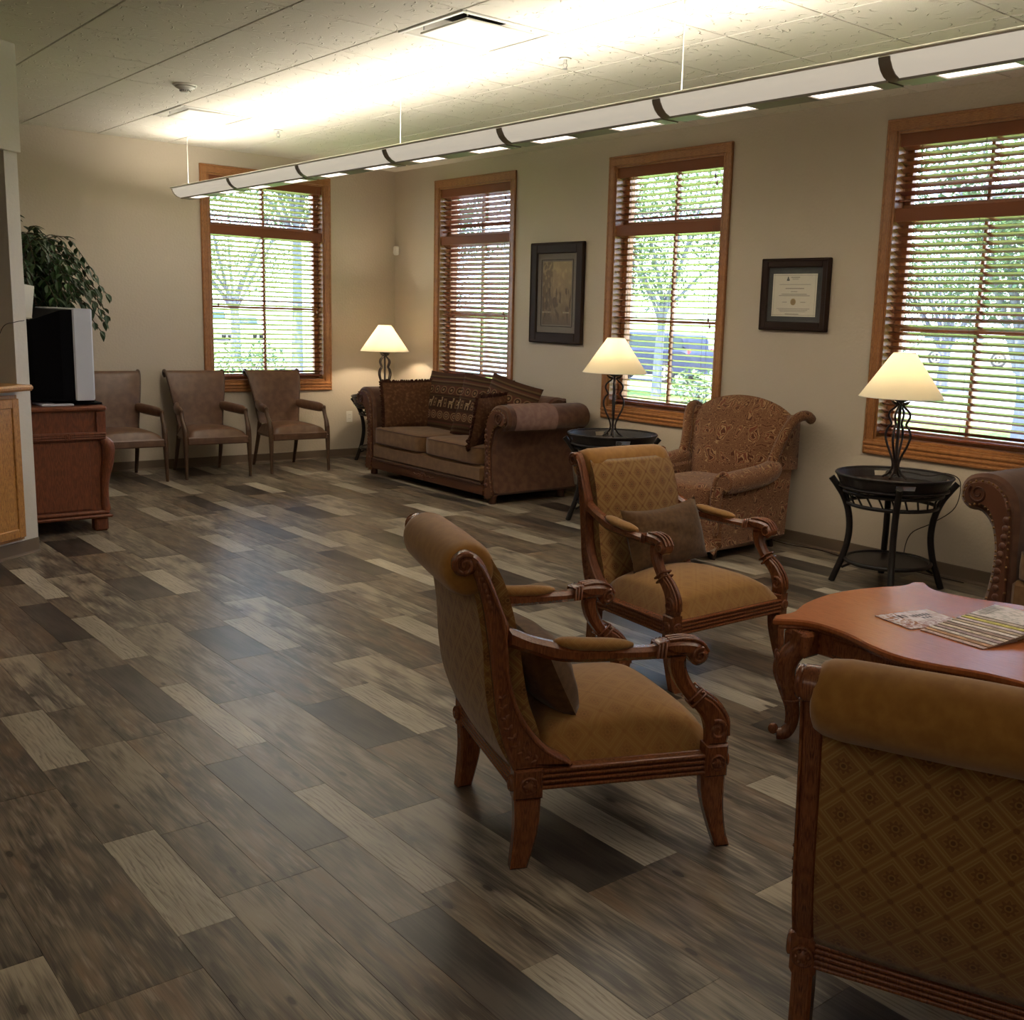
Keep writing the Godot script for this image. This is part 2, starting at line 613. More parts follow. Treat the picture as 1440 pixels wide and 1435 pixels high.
func tribal_tex() -> ImageTexture:
	# woven bands for the big back pillows: stripes, a row of rings, a row of little figures, rings again
	var dark := c8(62, 42, 32)
	var red := c8(88, 54, 42)
	var tan := c8(130, 104, 74)
	var pale := c8(154, 130, 98)
	var olive := c8(92, 74, 48)
	return paint(256, 256, func(x, y):
		var c := dark
		var yy: float = y
		if yy < 18: c = dark.lerp(red, 0.4)
		elif yy < 60:
			c = [olive, dark, red, tan.lerp(dark, 0.4), dark, olive.lerp(dark, 0.5)][int((yy - 18) / 7.0) % 6]
		elif yy < 98:
			var u := fposmod(x, 42.0) - 21.0
			var d := sqrt(u * u + pow(yy - 79.0, 2))
			c = red
			if d < 17.0: c = tan.lerp(red, 0.25)
			if d < 12.0: c = dark
			if d < 6.0: c = tan
		elif yy < 106: c = dark
		elif yy < 158:
			c = dark
			var u := fposmod(x, 62.0)
			var w := yy - 106.0
			if u > 4.0 and u < 34.0:
				# four-legged figure with a raised head
				var body := w > 18.0 and w < 32.0 and u > 8.0 and u < 30.0
				var legs := w >= 32.0 and w < 48.0 and (absf(u - 11.0) < 2.6 or absf(u - 26.5) < 2.6)
				var neck := absf(u - (29.0 + (20.0 - w) * 0.12)) < 3.0 and w > 6.0 and w < 22.0
				var head := w > 4.0 and w < 10.0 and u > 25.0 and u < 35.0
				if body or legs or neck or head: c = pale
			elif u > 40.0 and u < 58.0:
				var k := absf(u - 49.0)
				if w > 10.0 and w < 46.0 and k < 9.0: c = tan.lerp(red, 0.35)
				if w > 18.0 and w < 40.0 and k < 5.0: c = dark
				if w > 24.0 and w < 34.0 and k < 2.2: c = pale
			if int(w) % 26 < 2: c = olive
		elif yy < 166: c = dark
		elif yy < 206:
			var u := fposmod(x + 16.0, 38.0) - 19.0
			var d := sqrt(u * u + pow(yy - 186.0, 2))
			c = red.lerp(dark, 0.3)
			if d < 17.0: c = tan
			if d < 12.5: c = red
			if d < 8.0: c = pale.lerp(red, 0.2)
			if d < 4.0: c = dark
		else:
			c = [dark, red, olive.lerp(dark, 0.4), dark, tan.lerp(dark, 0.5), red.lerp(dark, 0.4)][int((yy - 206.0) / 8.0) % 6]
		return c.darkened(0.08 + 0.08 * sin(x * 2.2) * sin(yy * 2.7)))

func tile_tex() -> ImageTexture:
	# relief of the ceiling panels: fine sand with short trowel strokes
	var sand := noise(31, 0.5, 2).get_seamless_image(512, 512)
	sand.convert(Image.FORMAT_L8)
	var d := sand.get_data()
	var f := PackedFloat32Array()
	f.resize(512 * 512)
	for i in d.size(): f[i] = 0.42 + (d[i] / 255.0 - 0.5) * 0.10
	var r := RandomNumberGenerator.new()
	r.seed = 9
	for s in 150:
		var p := Vector2(r.randf() * 512.0, r.randf() * 512.0)
		if r.randf() < 0.55: p = Vector2(fposmod(sin(s * 1.7) * 190.0 + r.randfn(0, 26) + 256.0, 512.0), fposmod(cos(s * 2.9) * 200.0 + r.randfn(0, 26) + 256.0, 512.0))
		var a := r.randf() * TAU
		var n := r.randi_range(12, 46)
		var bend := r.randf_range(-0.09, 0.09)
		var up := 1.0 if r.randf() < 0.6 else -1.0
		for k in n:
			p += Vector2(cos(a), sin(a))
			a += bend
			var fade := sin(PI * k / n)
			for oy in range(-2, 3):
				for ox in range(-2, 3):
					var w := exp(-(ox * ox + oy * oy) * 0.55)
					var at := (int(p.y + oy + 512) % 512) * 512 + int(p.x + ox + 512) % 512
					f[at] = clampf(maxf(f[at], 0.42 + 0.5 * w * fade) if up > 0 else minf(f[at], 0.42 - 0.38 * w * fade), 0.0, 1.0)
	var o := PackedByteArray()
	o.resize(512 * 512 * 3)
	for i in f.size():
		var q := int(f[i] * 255.0)
		o[i * 3] = q; o[i * 3 + 1] = q; o[i * 3 + 2] = q
	return ImageTexture.create_from_image(Image.create_from_data(512, 512, false, Image.FORMAT_RGB8, o))

func make_materials() -> void:
	# wall paint
	var m := std("wall_paint", c8(194, 181, 163), 0.75, 0.3)
	m.heightmap_enabled = true
	m.heightmap_texture = height_tex(3, 0.06, 3, 256)
	m.heightmap_scale = 0.12
	m.uv1_triplanar = true
	m.uv1_world_triplanar = true
	m.uv1_scale = Vector3.ONE * 2.2
	m = std("partition_paint", c8(212, 205, 194), 0.75, 0.3)
	m.heightmap_enabled = true
	m.heightmap_texture = MAT.wall_paint.heightmap_texture
	m.heightmap_scale = 0.12
	m.uv1_triplanar = true
	m.uv1_world_triplanar = true
	m.uv1_scale = Vector3.ONE * 2.2
	std("cove_base", c8(112, 96, 80), 0.5, 0.4)
	# ceiling
	m = std("ceiling_panel", c8(226, 219, 206), 0.9, 0.2)
	m.heightmap_enabled = true
	m.heightmap_texture = tile_tex()
	m.heightmap_scale = 1.9
	m.uv1_triplanar = true
	m.uv1_world_triplanar = true
	m.uv1_scale = Vector3.ONE * 1.05
	std("grid_white", c8(206, 202, 192), 0.6, 0.3)
	std("white_plastic", c8(222, 218, 208), 0.45)
	std("white_metal", c8(224, 220, 210), 0.4)
	std("dark_duct", c8(46, 44, 42), 0.7)
	std("slab_grey", c8(150, 148, 144), 0.9, 0.2)
	# floor
	for k in 5:
		for q in 2:
			m = std("board_%d_%d" % [k, q], Color(1, 1, 1) if q == 0 else Color(0.90, 0.89, 0.88), 0.34, 0.5)
			m.albedo_texture = board_tex(100 + k * 10 + q * 3, k)
			m.heightmap_enabled = true
			m.heightmap_texture = m.albedo_texture
			m.heightmap_scale = 0.04
	std("underlay", c8(60, 52, 46), 0.8)
	# woods
	var oak := wood_tex(11, 256, 512, c8(178, 124, 74), c8(146, 94, 54), 0.22, 0.6)
	triplanar(std("oak_upright", Color.WHITE, 0.35), oak, Vector3(5, 1.6, 5))
	var oak_h := wood_tex(12, 512, 256, c8(178, 124, 74), c8(146, 94, 54), 0.22, 0.6, true)
	triplanar(std("oak_level", Color.WHITE, 0.35), oak_h, Vector3(1.6, 5, 1.6))
	var cab := wood_tex(13, 256, 512, c8(205, 150, 82), c8(176, 118, 58), 0.2, 0.7)
	triplanar(std("oak_light", Color.WHITE, 0.35), cab, Vector3(4, 1.5, 4))
	var che := wood_tex(14, 256, 512, c8(140, 82, 48), c8(102, 56, 32), 0.14, 0.5)
	triplanar(std("cherry", Color.WHITE, 0.27), che, Vector3(5, 1.8, 5))
	var che2 := wood_tex(16, 256, 512, c8(172, 100, 56), c8(154, 86, 47), 0.05, 0.06)
	triplanar(std("cherry_top", Color.WHITE, 0.22), che2, Vector3(3, 1.2, 1.2))
	var pine := wood_tex(15, 256, 512, c8(140, 78, 46), c8(104, 54, 32), 0.09, 0.4)
	triplanar(std("cabinet_wood", Color.WHITE, 0.42), pine, Vector3(3, 1.2, 3))
	var side := wood_tex(17, 256, 512, c8(104, 76, 54), c8(76, 54, 39), 0.16, 0.5)
	triplanar(std("taupe_wood", Color.WHITE, 0.4), side, Vector3(6, 2, 6))
	std("valance_wood", c8(126, 74, 46), 0.5, 0.35)
	m = std("slat_wood", c8(122, 68, 46), 0.16, 0.75)
	std("cord", c8(120, 92, 70), 0.8)
	std("dark_walnut", c8(46, 30, 22), 0.6, 0.3)
	std("sofa_wood", c8(88, 52, 34), 0.4)
	# metals and plastics
	std("iron", c8(44, 32, 27), 0.55, 0.4)
	m = std("black_rattan", c8(34, 29, 27), 0.42, 0.4)
	std("black_plastic", c8(9, 8, 11), 0.75, 0.2)
	std("silver_plastic", c8(200, 203, 214), 0.6)
	std("rubber", c8(28, 28, 30), 0.8)
	m = std("brass_nail", c8(120, 88, 52), 0.4)
	m.metallic = 0.6
	m = std("steel", c8(190, 188, 184), 0.3)
	m.metallic = 0.9
	# fabrics
	var dam := paint(256, 256, func(x, y): return damask(x, y))
	m = triplanar(std("damask", Color.WHITE, 0.85, 0.25), dam, Vector3.ONE * 4.8)
	m.rim_enabled = true; m.rim = 0.5; m.rim_tint = 0.7
	var dam2 := paint(256, 256, func(x, y): return damask(x, y).lerp(c8(154, 110, 56), 0.6))
	m = triplanar(std("damask_seat", Color.WHITE, 0.85, 0.25), dam2, Vector3.ONE * 4.8)
	m.rim_enabled = true; m.rim = 0.6; m.rim_tint = 0.7
	m = triplanar(std("gold_chenille", Color.WHITE, 0.9, 0.2), noise_tex(41, 0.03, 4, 256, 256, [[0.2, c8(142, 98, 46)], [0.8, c8(156, 111, 55)]]), Vector3.ONE * 3.0)
	m.rim_enabled = true; m.rim = 0.6; m.rim_tint = 0.7
	m = triplanar(std("bolster_cloth", Color.WHITE, 0.9, 0.2), noise_tex(47, 0.04, 4, 256, 256, [[0.2, c8(82, 59, 38)], [0.8, c8(100, 74, 49)]]), Vector3.ONE * 3.0)
	m.rim_enabled = true; m.rim = 0.4; m.rim_tint = 0.8
	m = triplanar(std("paisley", Color.WHITE, 0.9, 0.2), paisley_tex(), Vector3.ONE * 1.9)
	m.rim_enabled = true; m.rim = 0.4; m.rim_tint = 0.8
	m = triplanar(std("suede", Color.WHITE, 0.9, 0.2), noise_tex(42, 0.02, 4, 256, 256, [[0.25, c8(84, 57, 44)], [0.75, c8(98, 69, 53)]]), Vector3.ONE * 2.0)
	m.rim_enabled = true; m.rim = 0.4; m.rim_tint = 0.8
	m = triplanar(std("seat_suede", Color.WHITE, 0.9, 0.2), noise_tex(43, 0.02, 4, 256, 256, [[0.25, c8(104, 75, 48)], [0.75, c8(118, 87, 57)]]), Vector3.ONE * 2.0)
	m.rim_enabled = true; m.rim = 0.4; m.rim_tint = 0.8
	m = triplanar(std("arm_cloth", Color.WHITE, 0.9, 0.2), noise_tex(44, 0.03, 4, 256, 256, [[0.25, c8(122, 94, 84)], [0.75, c8(134, 106, 94)]]), Vector3.ONE * 2.0)
	m = triplanar(std("fringe_pillow", Color.WHITE, 0.9, 0.2), noise_tex(45, 0.05, 4, 256, 256, [[0.3, c8(80, 52, 36)], [0.62, c8(90, 60, 41)], [0.85, c8(112, 80, 56)]]), Vector3.ONE * 2.0)
	std("fringe", c8(62, 38, 28), 0.95, 0.1)
	m = std("tribal", Color.WHITE, 0.92, 0.2)
	m.albedo_texture = tribal_tex()
	m = triplanar(std("leather", Color.WHITE, 0.42, 0.5), noise_tex(46, 0.018, 4, 256, 256, [[0.2, c8(96, 68, 52)], [0.5, c8(104, 75, 57)], [0.8, c8(113, 83, 63)]]), Vector3.ONE * 2.2)
	# lamp shade
	m = std("lamp_shade", c8(240, 234, 218), 0.9, 0.2)
	m.backlight_enabled = true
	m.backlight = c8(250, 242, 224)
	m = std("bulb_glow", c8(255, 240, 215), 0.5)
	m.emission_enabled = true
	m.emission = c8(255, 232, 198)
	m.emission_energy_multiplier = 4.0
	# pendant
	m = std("pendant_tube_glow", Color.WHITE, 0.5)
	m.emission_enabled = true
	m.emission = c8(255, 248, 236)
	m.emission_energy_multiplier = 3.0
	m = std("pendant_slot_glow", Color.WHITE, 0.5)
	m.emission_enabled = true
	m.emission = c8(255, 238, 222)
	m.emission_energy_multiplier = 0.9
	m = std("pendant_diffuser", c8(232, 228, 216), 0.7)
	m.emission_enabled = true
	m.emission = c8(255, 244, 224)
	m.emission_energy_multiplier = 0.13
	std("pendant_metal", c8(140, 133, 122), 0.5)
	# glass
	m = std("glass", Color(0.96, 0.98, 0.98, 0.06), 0.03)
	m.transparency = BaseMaterial3D.TRANSPARENCY_ALPHA
	m = std("car_glass", c8(40, 54, 64), 0.3, 0.3)
	# plants
	m = std("leaf_green", c8(58, 84, 48), 0.4)
	m.backlight_enabled = true
	m.backlight = c8(40, 62, 26)
	m = std("leaf_dark", c8(42, 62, 38), 0.4)
	m.backlight_enabled = true
	m.backlight = c8(30, 46, 20)
	std("bark", c8(96, 82, 70), 0.9, 0.2)
	m = std("tree_leaf", c8(74, 92, 66), 0.7, 0.2)
	m.backlight_enabled = true
	m.backlight = c8(60, 76, 46)
	std("tree_bark", c8(112, 110, 122), 0.9, 0.2)
	# outside
	triplanar(std("asphalt", Color.WHITE, 0.9, 0.2), noise_tex(61, 0.02, 4, 256, 256, [[0.2, c8(112, 112, 113)], [0.8, c8(134, 133, 131)]]), Vector3.ONE * 0.25, true)
	triplanar(std("lawn", Color.WHITE, 0.95, 0.1), noise_tex(62, 0.03, 4, 256, 256, [[0.2, c8(84, 106, 54)], [0.8, c8(112, 130, 70)]]), Vector3.ONE * 0.4, true)
	std("concrete", c8(186, 182, 174), 0.9, 0.2)
	std("car_blue", c8(30, 38, 60), 0.5, 0.3)
	std("car_white", c8(222, 222, 224), 0.3)
	std("car_silver", c8(150, 156, 168), 0.3)
	m = std("tail_red", c8(170, 40, 40), 0.3)
	std("alloy", c8(196, 198, 204), 0.35)
	# papers
	std("paper", c8(226, 222, 210), 0.8)
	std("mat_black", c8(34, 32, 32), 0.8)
	std("mat_taupe", c8(104, 92, 80), 0.9)
	std("ink", c8(40, 40, 44), 0.8)
	std("seal_gold", c8(164, 140, 98), 0.5)
	m = std("picture_glass", Color(1, 1, 1, 0.03), 0.05, 0.2)
	m.transparency = BaseMaterial3D.TRANSPARENCY_ALPHA
	std("stone_line", c8(150, 144, 132), 0.8)

# ------------------------------------------------------------------ the room
# windows: wall ("far" or "right"), start and end along the wall (outer edge of the casing), slat tilt in degrees
const WINDOWS := [["far", -2.107, -0.763, -20.0], ["right", 0.788, 2.134, -36.0], ["right", 3.406, 4.750, -15.0], ["right", 6.056, 7.400, -26.0]]
const W_LOW := 0.7176
const W_TOP := 2.853
const CASE := 0.075
const OPEN_LOW := 0.815
const OPEN_TOP := 2.778

func wall_mesh(along_z: bool, from: float, to: float, holes: Array, near: float, far: float, top := 3.3) -> ArrayMesh:
	var b := MB.new()
	var put := func(a0: float, a1: float, y0: float, y1: float):
		if a1 - a0 < 0.001 or y1 - y0 < 0.001: return
		var s := Vector3(absf(far - near), y1 - y0, a1 - a0)
		var c := Vector3((near + far) / 2, (y0 + y1) / 2, (a0 + a1) / 2)
		if not along_z:
			s = Vector3(s.z, s.y, s.x)
			c = Vector3(c.z, c.y, c.x)
		b.box(c, s)
	var at := from
	for h in holes:
		put.call(at, h[0], 0.0, top)
		put.call(h[0], h[1], 0.0, h[2])
		put.call(h[0], h[1], h[3], top)
		at = h[1]
	put.call(at, to, 0.0, top)
	return b.mesh()

# run of cove base along a line on the floor; inward is the side of the room
func cove(called: String, a: Vector3, b: Vector3, inward: Vector3) -> void:
	var m := MB.new()
	var prof := [[0.0, 0.0], [0.016, 0.0], [0.016, 0.003], [0.010, 0.007], [0.006, 0.016], [0.005, 0.086], [0.002, 0.09], [0.0, 0.09]]
	var rows := []
	for p in [a, b]:
		var r := PackedVector3Array()
		for q in prof: r.append(p + inward * q[0] + Vector3.UP * q[1])
		rows.append(r)
	for k in prof.size() - 1:
		var o := [rows[0][k], rows[1][k], rows[1][k + 1], rows[0][k + 1]]
		m.oriented(o, (a + b) / 2 - inward * 0.5 + Vector3.UP * 0.04)
	struct(called, m.mesh(), MAT.cove_base, "dark taupe vinyl base along the foot of the wall")

func build_shell() -> void:
	var far_holes := []
	var right_holes := []
	for w in WINDOWS:
		var h := [w[1] + CASE, w[2] - CASE, OPEN_LOW, OPEN_TOP]
		if w[0] == "far": far_holes.append(h)
		else: right_holes.append(h)
	struct("wall_right", wall_mesh(true, -0.2, 12.7, right_holes, 0.0, 0.2), MAT.wall_paint, "taupe painted wall with three tall windows")
	struct("wall_far", wall_mesh(false, -9.2, 0.0, far_holes, -0.2, 0.0), MAT.wall_paint, "taupe painted end wall with one tall window")
	struct("wall_back", wall_mesh(false, -9.2, 0.0, [], 12.7, 12.5), MAT.wall_paint, "taupe painted wall behind the seating")
	struct("wall_left", wall_mesh(true, 0.0, 12.5, [], -9.2, -9.0), MAT.wall_paint, "taupe painted wall on the reception side")
	struct("wall_partition", wall_mesh(true, 0.0, 2.93, [], -4.60, -4.48, H), MAT.wall_paint, "taupe painted partition behind the television")
	cove("baseboard_right", Vector3(0, 0, 0), Vector3(0, 0, 12.5), Vector3(-1, 0, 0))
	cove("baseboard_far", Vector3(-4.48, 0, 0), Vector3(0, 0, 0), Vector3(0, 0, 1))
	cove("baseboard_back", Vector3(-9, 0, 12.5), Vector3(0, 0, 12.5), Vector3(0, 0, -1))
	cove("baseboard_left", Vector3(-9, 0, 0), Vector3(-9, 0, 12.5), Vector3(1, 0, 0))
	# angled reception wall: local x runs from its free end along the wall, local z into the room
	var d := Vector3(-0.81, 0, 0.586).normalized()
	var n := Vector3(0.586, 0, 0.81).normalized()
	var t := Transform3D(Basis(-d, Vector3.UP, n), Vector3(-4.395, 0, 3.079))
	var b := MB.new()
	b.box(Vector3(-0.0525, H / 2, -0.06), Vector3(0.105, H, 0.12))
	b.box(Vector3(-0.8, 0.5, -0.06), Vector3(1.4, 1.0, 0.12))
	b.box(Vector3(-1.6, H / 2, -0.06), Vector3(0.2, H, 0.12))
	b.moved(t)
	struct("wall_reception", b.mesh(), MAT.partition_paint, "pale grey angled wall with a reception opening")
	b = MB.new().box(Vector3(-0.85, (2.395 + H) / 2, -0.045), Vector3(1.7, H - 2.395, 0.15), 0.003)
	b.moved(t)
	struct("trim_1", b.mesh(), MAT.partition_paint, "pale header over the reception opening")
	cove("baseboard_reception", t * Vector3(0, 0, 0), t * Vector3(-1.7, 0, 0), n)
	# oak counter front and top on that wall
	var o := thing("reception_counter", "light oak reception counter with framed panel on the angled wall", "counter", Vector3(-4.395, 0, 3.079))
	o.basis = Basis(-d, Vector3.UP, n)
	part("carcass", boxm(Vector3(1.45, 0.88, 0.018), 0.002, Vector3(-0.86, 0.545, 0.01)), MAT.oak_light, o)
	for k in 3:
		var x0 := -0.59 - k * 0.46
		var p := part("door", boxm(Vector3(0.44, 0.84, 0.02), 0.004, Vector3(x0 + 0.22, 0.545, 0.03)), MAT.oak_light, o)
		var fr := MB.new()
		for s in [-1.0, 1.0]:
			fr.box(Vector3(x0 + 0.22 + s * 0.19, 0.545, 0.043), Vector3(0.055, 0.84, 0.012), 0.004)
			fr.box(Vector3(x0 + 0.22, 0.545 + s * 0.392, 0.043), Vector3(0.33, 0.055, 0.012), 0.004)
		part("panel_frame", fr.mesh(), MAT.oak_light, p)
	var top := MB.new()
	top.box(Vector3(-0.87, 1.03, -0.04), Vector3(1.56, 0.036, 0.30), 0.012)
	part("countertop", top.mesh(), MAT.oak_light, o)
	# slab over the ceiling void and under the floor
	struct("ceiling_slab", boxm(Vector3(9.4, 0.2, 12.9), 0, Vector3(-4.5, 3.4, 6.25)), MAT.slab_grey, "concrete deck over the ceiling void")

func eye_row(p: Vector3) -> Vector3:
	# picture column, picture row, depth (used only to choose which pieces become parts of their own)
	var c: Camera3D = get_node("camera")
	var q := c.transform.affine_inverse() * p
	return Vector3(816.6 + 1504.7 * q.x / -q.z, 711.4 - 1504.7 * q.y / -q.z, -q.z)

# ------------------------------------------------------------------ floor boards
func build_floor() -> void:
	var root := struct_root("floor", "vinyl floor printed as mixed brown and grey oak boards")
	part("underlay", boxm(Vector3(9.4, 0.1, 12.9), 0, Vector3(-4.5, -0.0525, 6.25)), MAT.underlay, root)
	var P := 1.2192
	var rows := [
		[-5.255, -5.105, [[5.945, 0.595, 0], [6.54, 0.6242, 2]]],
		[-5.105, -4.955, [[6.43, 0.78, 4], [7.21, 0.4392, 2]]],
		[-4.955, -4.815, [[6.44, 1.2192, 3]]],
		[-4.815, -4.668, [[6.806, 0.745, 1], [7.551, 0.4742, 2]]],
		[-4.668, -4.552, [[5.955, 0.78, 0], [6.735, 0.4392, 2]]],
		[-4.552, -4.305, [[6.27, 1.2192, 4]]],
		[-4.305, -4.08, [[5.265, 0.52, 1], [5.785, 0.6992, 3]]],
		[-4.08, -3.945, [[5.175, 0.60, 0], [5.775, 0.6192, 2]]],
		[-3.945, -3.705, [[6.07, 1.2192, 4]]],
		[-3.705, -3.425, [[3.91, 1.2192, 3]]]]
	var r := RandomNumberGenerator.new()
	r.seed = 77
	var all := []
	for i in range(-2, 3):
		for row in rows:
			var x0: float = row[0] + 1.83 * i
			var x1: float = row[1] + 1.83 * i
			x0 = maxf(x0, -9.0)
			x1 = minf(x1, 0.0)
			if x1 - x0 < 0.01: continue
			for pc in row[2]:
				var z: float = fposmod(pc[0] - 0.355 * i, P) - P
				while z < 12.5:
					var z0 := maxf(z, 0.0)
					var z1 := minf(z + pc[1], 12.5)
					if z1 - z0 > 0.01:
						var e := eye_row(Vector3((x0 + x1) / 2, 0, (z0 + z1) / 2))
						var size := 0.0
						if e.z > 0.3 and e.x > -150 and e.x < 1590 and e.y < 1560: size = (x1 - x0) * (z1 - z0) / (e.z * e.z * e.z)
						all.append([size, x0, x1, z0, z1, pc[2], r.randi_range(0, 1), r.randf(), z])
					z += P
	all.sort_custom(func(a, b): return a[0] > b[0])
	var rest := {}
	for k in all.size():
		var q: Array = all[k]
		var key := "board_%d_%d" % [q[5], q[6]]
		var b: MB
		if k < 300 and q[0] > 0.0: b = MB.new()
		else:
			if not rest.has(key): rest[key] = MB.new()
			b = rest[key]
		var g := 0.0003
		var a := Vector3(q[1] + g, 0, q[3] + g)
		var c := Vector3(q[2] - g, 0, q[4] - g)
		var uv := func(x: float, z: float) -> Vector2:
			return Vector2((x - q[1]) / 0.30 + q[7], (z - q[8]) / 1.22)
		var e := 0.0006
		var top := [Vector3(a.x + e, 0, c.z - e), Vector3(c.x - e, 0, c.z - e), Vector3(c.x - e, 0, a.z + e), Vector3(a.x + e, 0, a.z + e)]
		var low := [Vector3(a.x, -0.0008, c.z), Vector3(c.x, -0.0008, c.z), Vector3(c.x, -0.0008, a.z), Vector3(a.x, -0.0008, a.z)]
		b.quad(top[0], top[1], top[2], top[3], uv.call(top[0].x, top[0].z), uv.call(top[1].x, top[1].z), uv.call(top[2].x, top[2].z), uv.call(top[3].x, top[3].z))
		for s in 4:
			var t := (s + 1) % 4
			b.quad(low[s], low[t], top[t], top[s], uv.call(low[s].x, low[s].z), uv.call(low[t].x, low[t].z), uv.call(top[t].x, top[t].z), uv.call(top[s].x, top[s].z))
		if k < 300 and q[0] > 0.0: part("plank", b.mesh(), MAT[key], root)
	var am := ArrayMesh.new()
	var at := 0
	for key in rest:
		var src: ArrayMesh = rest[key].mesh()
		am.add_surface_from_arrays(Mesh.PRIMITIVE_TRIANGLES, src.surface_get_arrays(0))
		am.surface_set_material(at, MAT[key])
		at += 1
	var o := MeshInstance3D.new()
	o.name = "further_planks"
	o.mesh = am
	o.set_meta("kind", "stuff")
	root.add_child(o, true)

# ------------------------------------------------------------------ ceiling
func build_ceiling() -> void:
	var root := struct_root("ceiling", "suspended ceiling of square trowelled white panels")
	var xs := []
	var zs := []
	for i in range(-6, 8): xs.append(-4.8347 + i * TILE)
	for j in range(-8, 13): zs.append(5.0318 + j * TILE)
	var xe := [-9.0] + xs + [0.0]
	var ze := [0.0] + zs + [12.5]
	var full := boxm(Vector3(TILE - 0.010, 0.028, TILE - 0.010), 0.002)
	var rest := MB.new()
	for i in xe.size() - 1:
		for j in ze.size() - 1:
			var w: float = xe[i + 1] - xe[i]
			var l: float = ze[j + 1] - ze[j]
			if w < 0.03 or l < 0.03: continue
			var c := Vector3((xe[i] + xe[i + 1]) / 2, H + 0.014, (ze[j] + ze[j + 1]) / 2)
			if c.distance_to(Vector3(-2.701, H, 5.3366)) < 0.1 or c.distance_to(Vector3(-2.701, H, 1.679)) < 0.1: continue
			var seen: bool = c.x > -5.8 and c.z < 8.0
			var is_full: bool = absf(w - TILE) < 0.001 and absf(l - TILE) < 0.001
			if not seen: rest.box(c, Vector3(w - 0.010, 0.028, l - 0.010))
			elif is_full: part("panel", full, MAT.ceiling_panel, root, c)
			else: part("panel", boxm(Vector3(w - 0.010, 0.028, l - 0.010), 0.002), MAT.ceiling_panel, root, c)
	var o := part("further_panels", rest.mesh(), MAT.ceiling_panel, root)
	o.set_meta("kind", "stuff")
	for x in xs: part("grid_bar", boxm(Vector3(0.024, 0.03, 12.5), 0, Vector3(x, H + 0.040, 6.25)), MAT.grid_white, root)
	var cross := boxm(Vector3(9.0, 0.03, 0.024), 0)
	for z in zs: part("grid_bar", cross, MAT.grid_white, root, Vector3(-4.5, H + 0.0405, z))
	for e in [[Vector3(0.022, 0.02, 12.5), Vector3(-0.011, H + 0.012, 6.25)], [Vector3(9, 0.02, 0.022), Vector3(-4.5, H + 0.012, 0.011)]]:
		part("wall_angle", boxm(e[0], 0, e[1]), MAT.grid_white, root)
	# two plaque diffusers fill a panel each
	for q in [[5.3366, "white square ceiling air diffuser beside the hanging rod"], [1.679, "white square ceiling air diffuser near the end wall"]]:
		var t := thing("air_diffuser", q[1], "air vent", Vector3(-2.701, H, q[0]))
		var s := TILE - 0.012
		var fr := MB.new()
		for k in 2:
			var sg := -1.0 if k == 0 else 1.0
			fr.box(Vector3(sg * (s / 2 - 0.012), 0.0, 0), Vector3(0.024, 0.012, s), 0.003)
			fr.box(Vector3(0, 0.0, sg * (s / 2 - 0.012)), Vector3(s - 0.048, 0.012, 0.024), 0.003)
		part("frame", fr.mesh(), MAT.white_metal, t)
		var cone := MB.new()
		var ring := []
		for y in [[s / 2 - 0.022, 0.0], [s / 2 - 0.10, 0.085]]:
			var a: float = y[0]
			ring.append(PackedVector3Array([Vector3(-a, y[1], -a), Vector3(a, y[1], -a), Vector3(a, y[1], a), Vector3(-a, y[1], a)]))
		for k in 4: cone.quad(ring[0][k], ring[0][(k + 1) % 4], ring[1][(k + 1) % 4], ring[1][k])
		part("throat", cone.mesh(), MAT.white_metal, t)
		part("duct", MB.new().lathe([[0.0, 0.16], [0.19, 0.16], [0.19, 0.085], [0.32, 0.0851]], 24).mesh(), MAT.dark_duct, t)
		part("plaque", boxm(Vector3(0.43, 0.012, 0.43), 0.004, Vector3(0, -0.006, 0)), MAT.white_metal, t)
		for k in 4: part("hanger", MB.new().tube([Vector3((k % 2) * 0.4 - 0.2, 0.01, (k / 2) * 0.4 - 0.2), Vector3((k % 2) * 0.4 - 0.2, 0.085, (k / 2) * 0.4 - 0.2)], 0.004, 6).mesh(), MAT.steel, t)

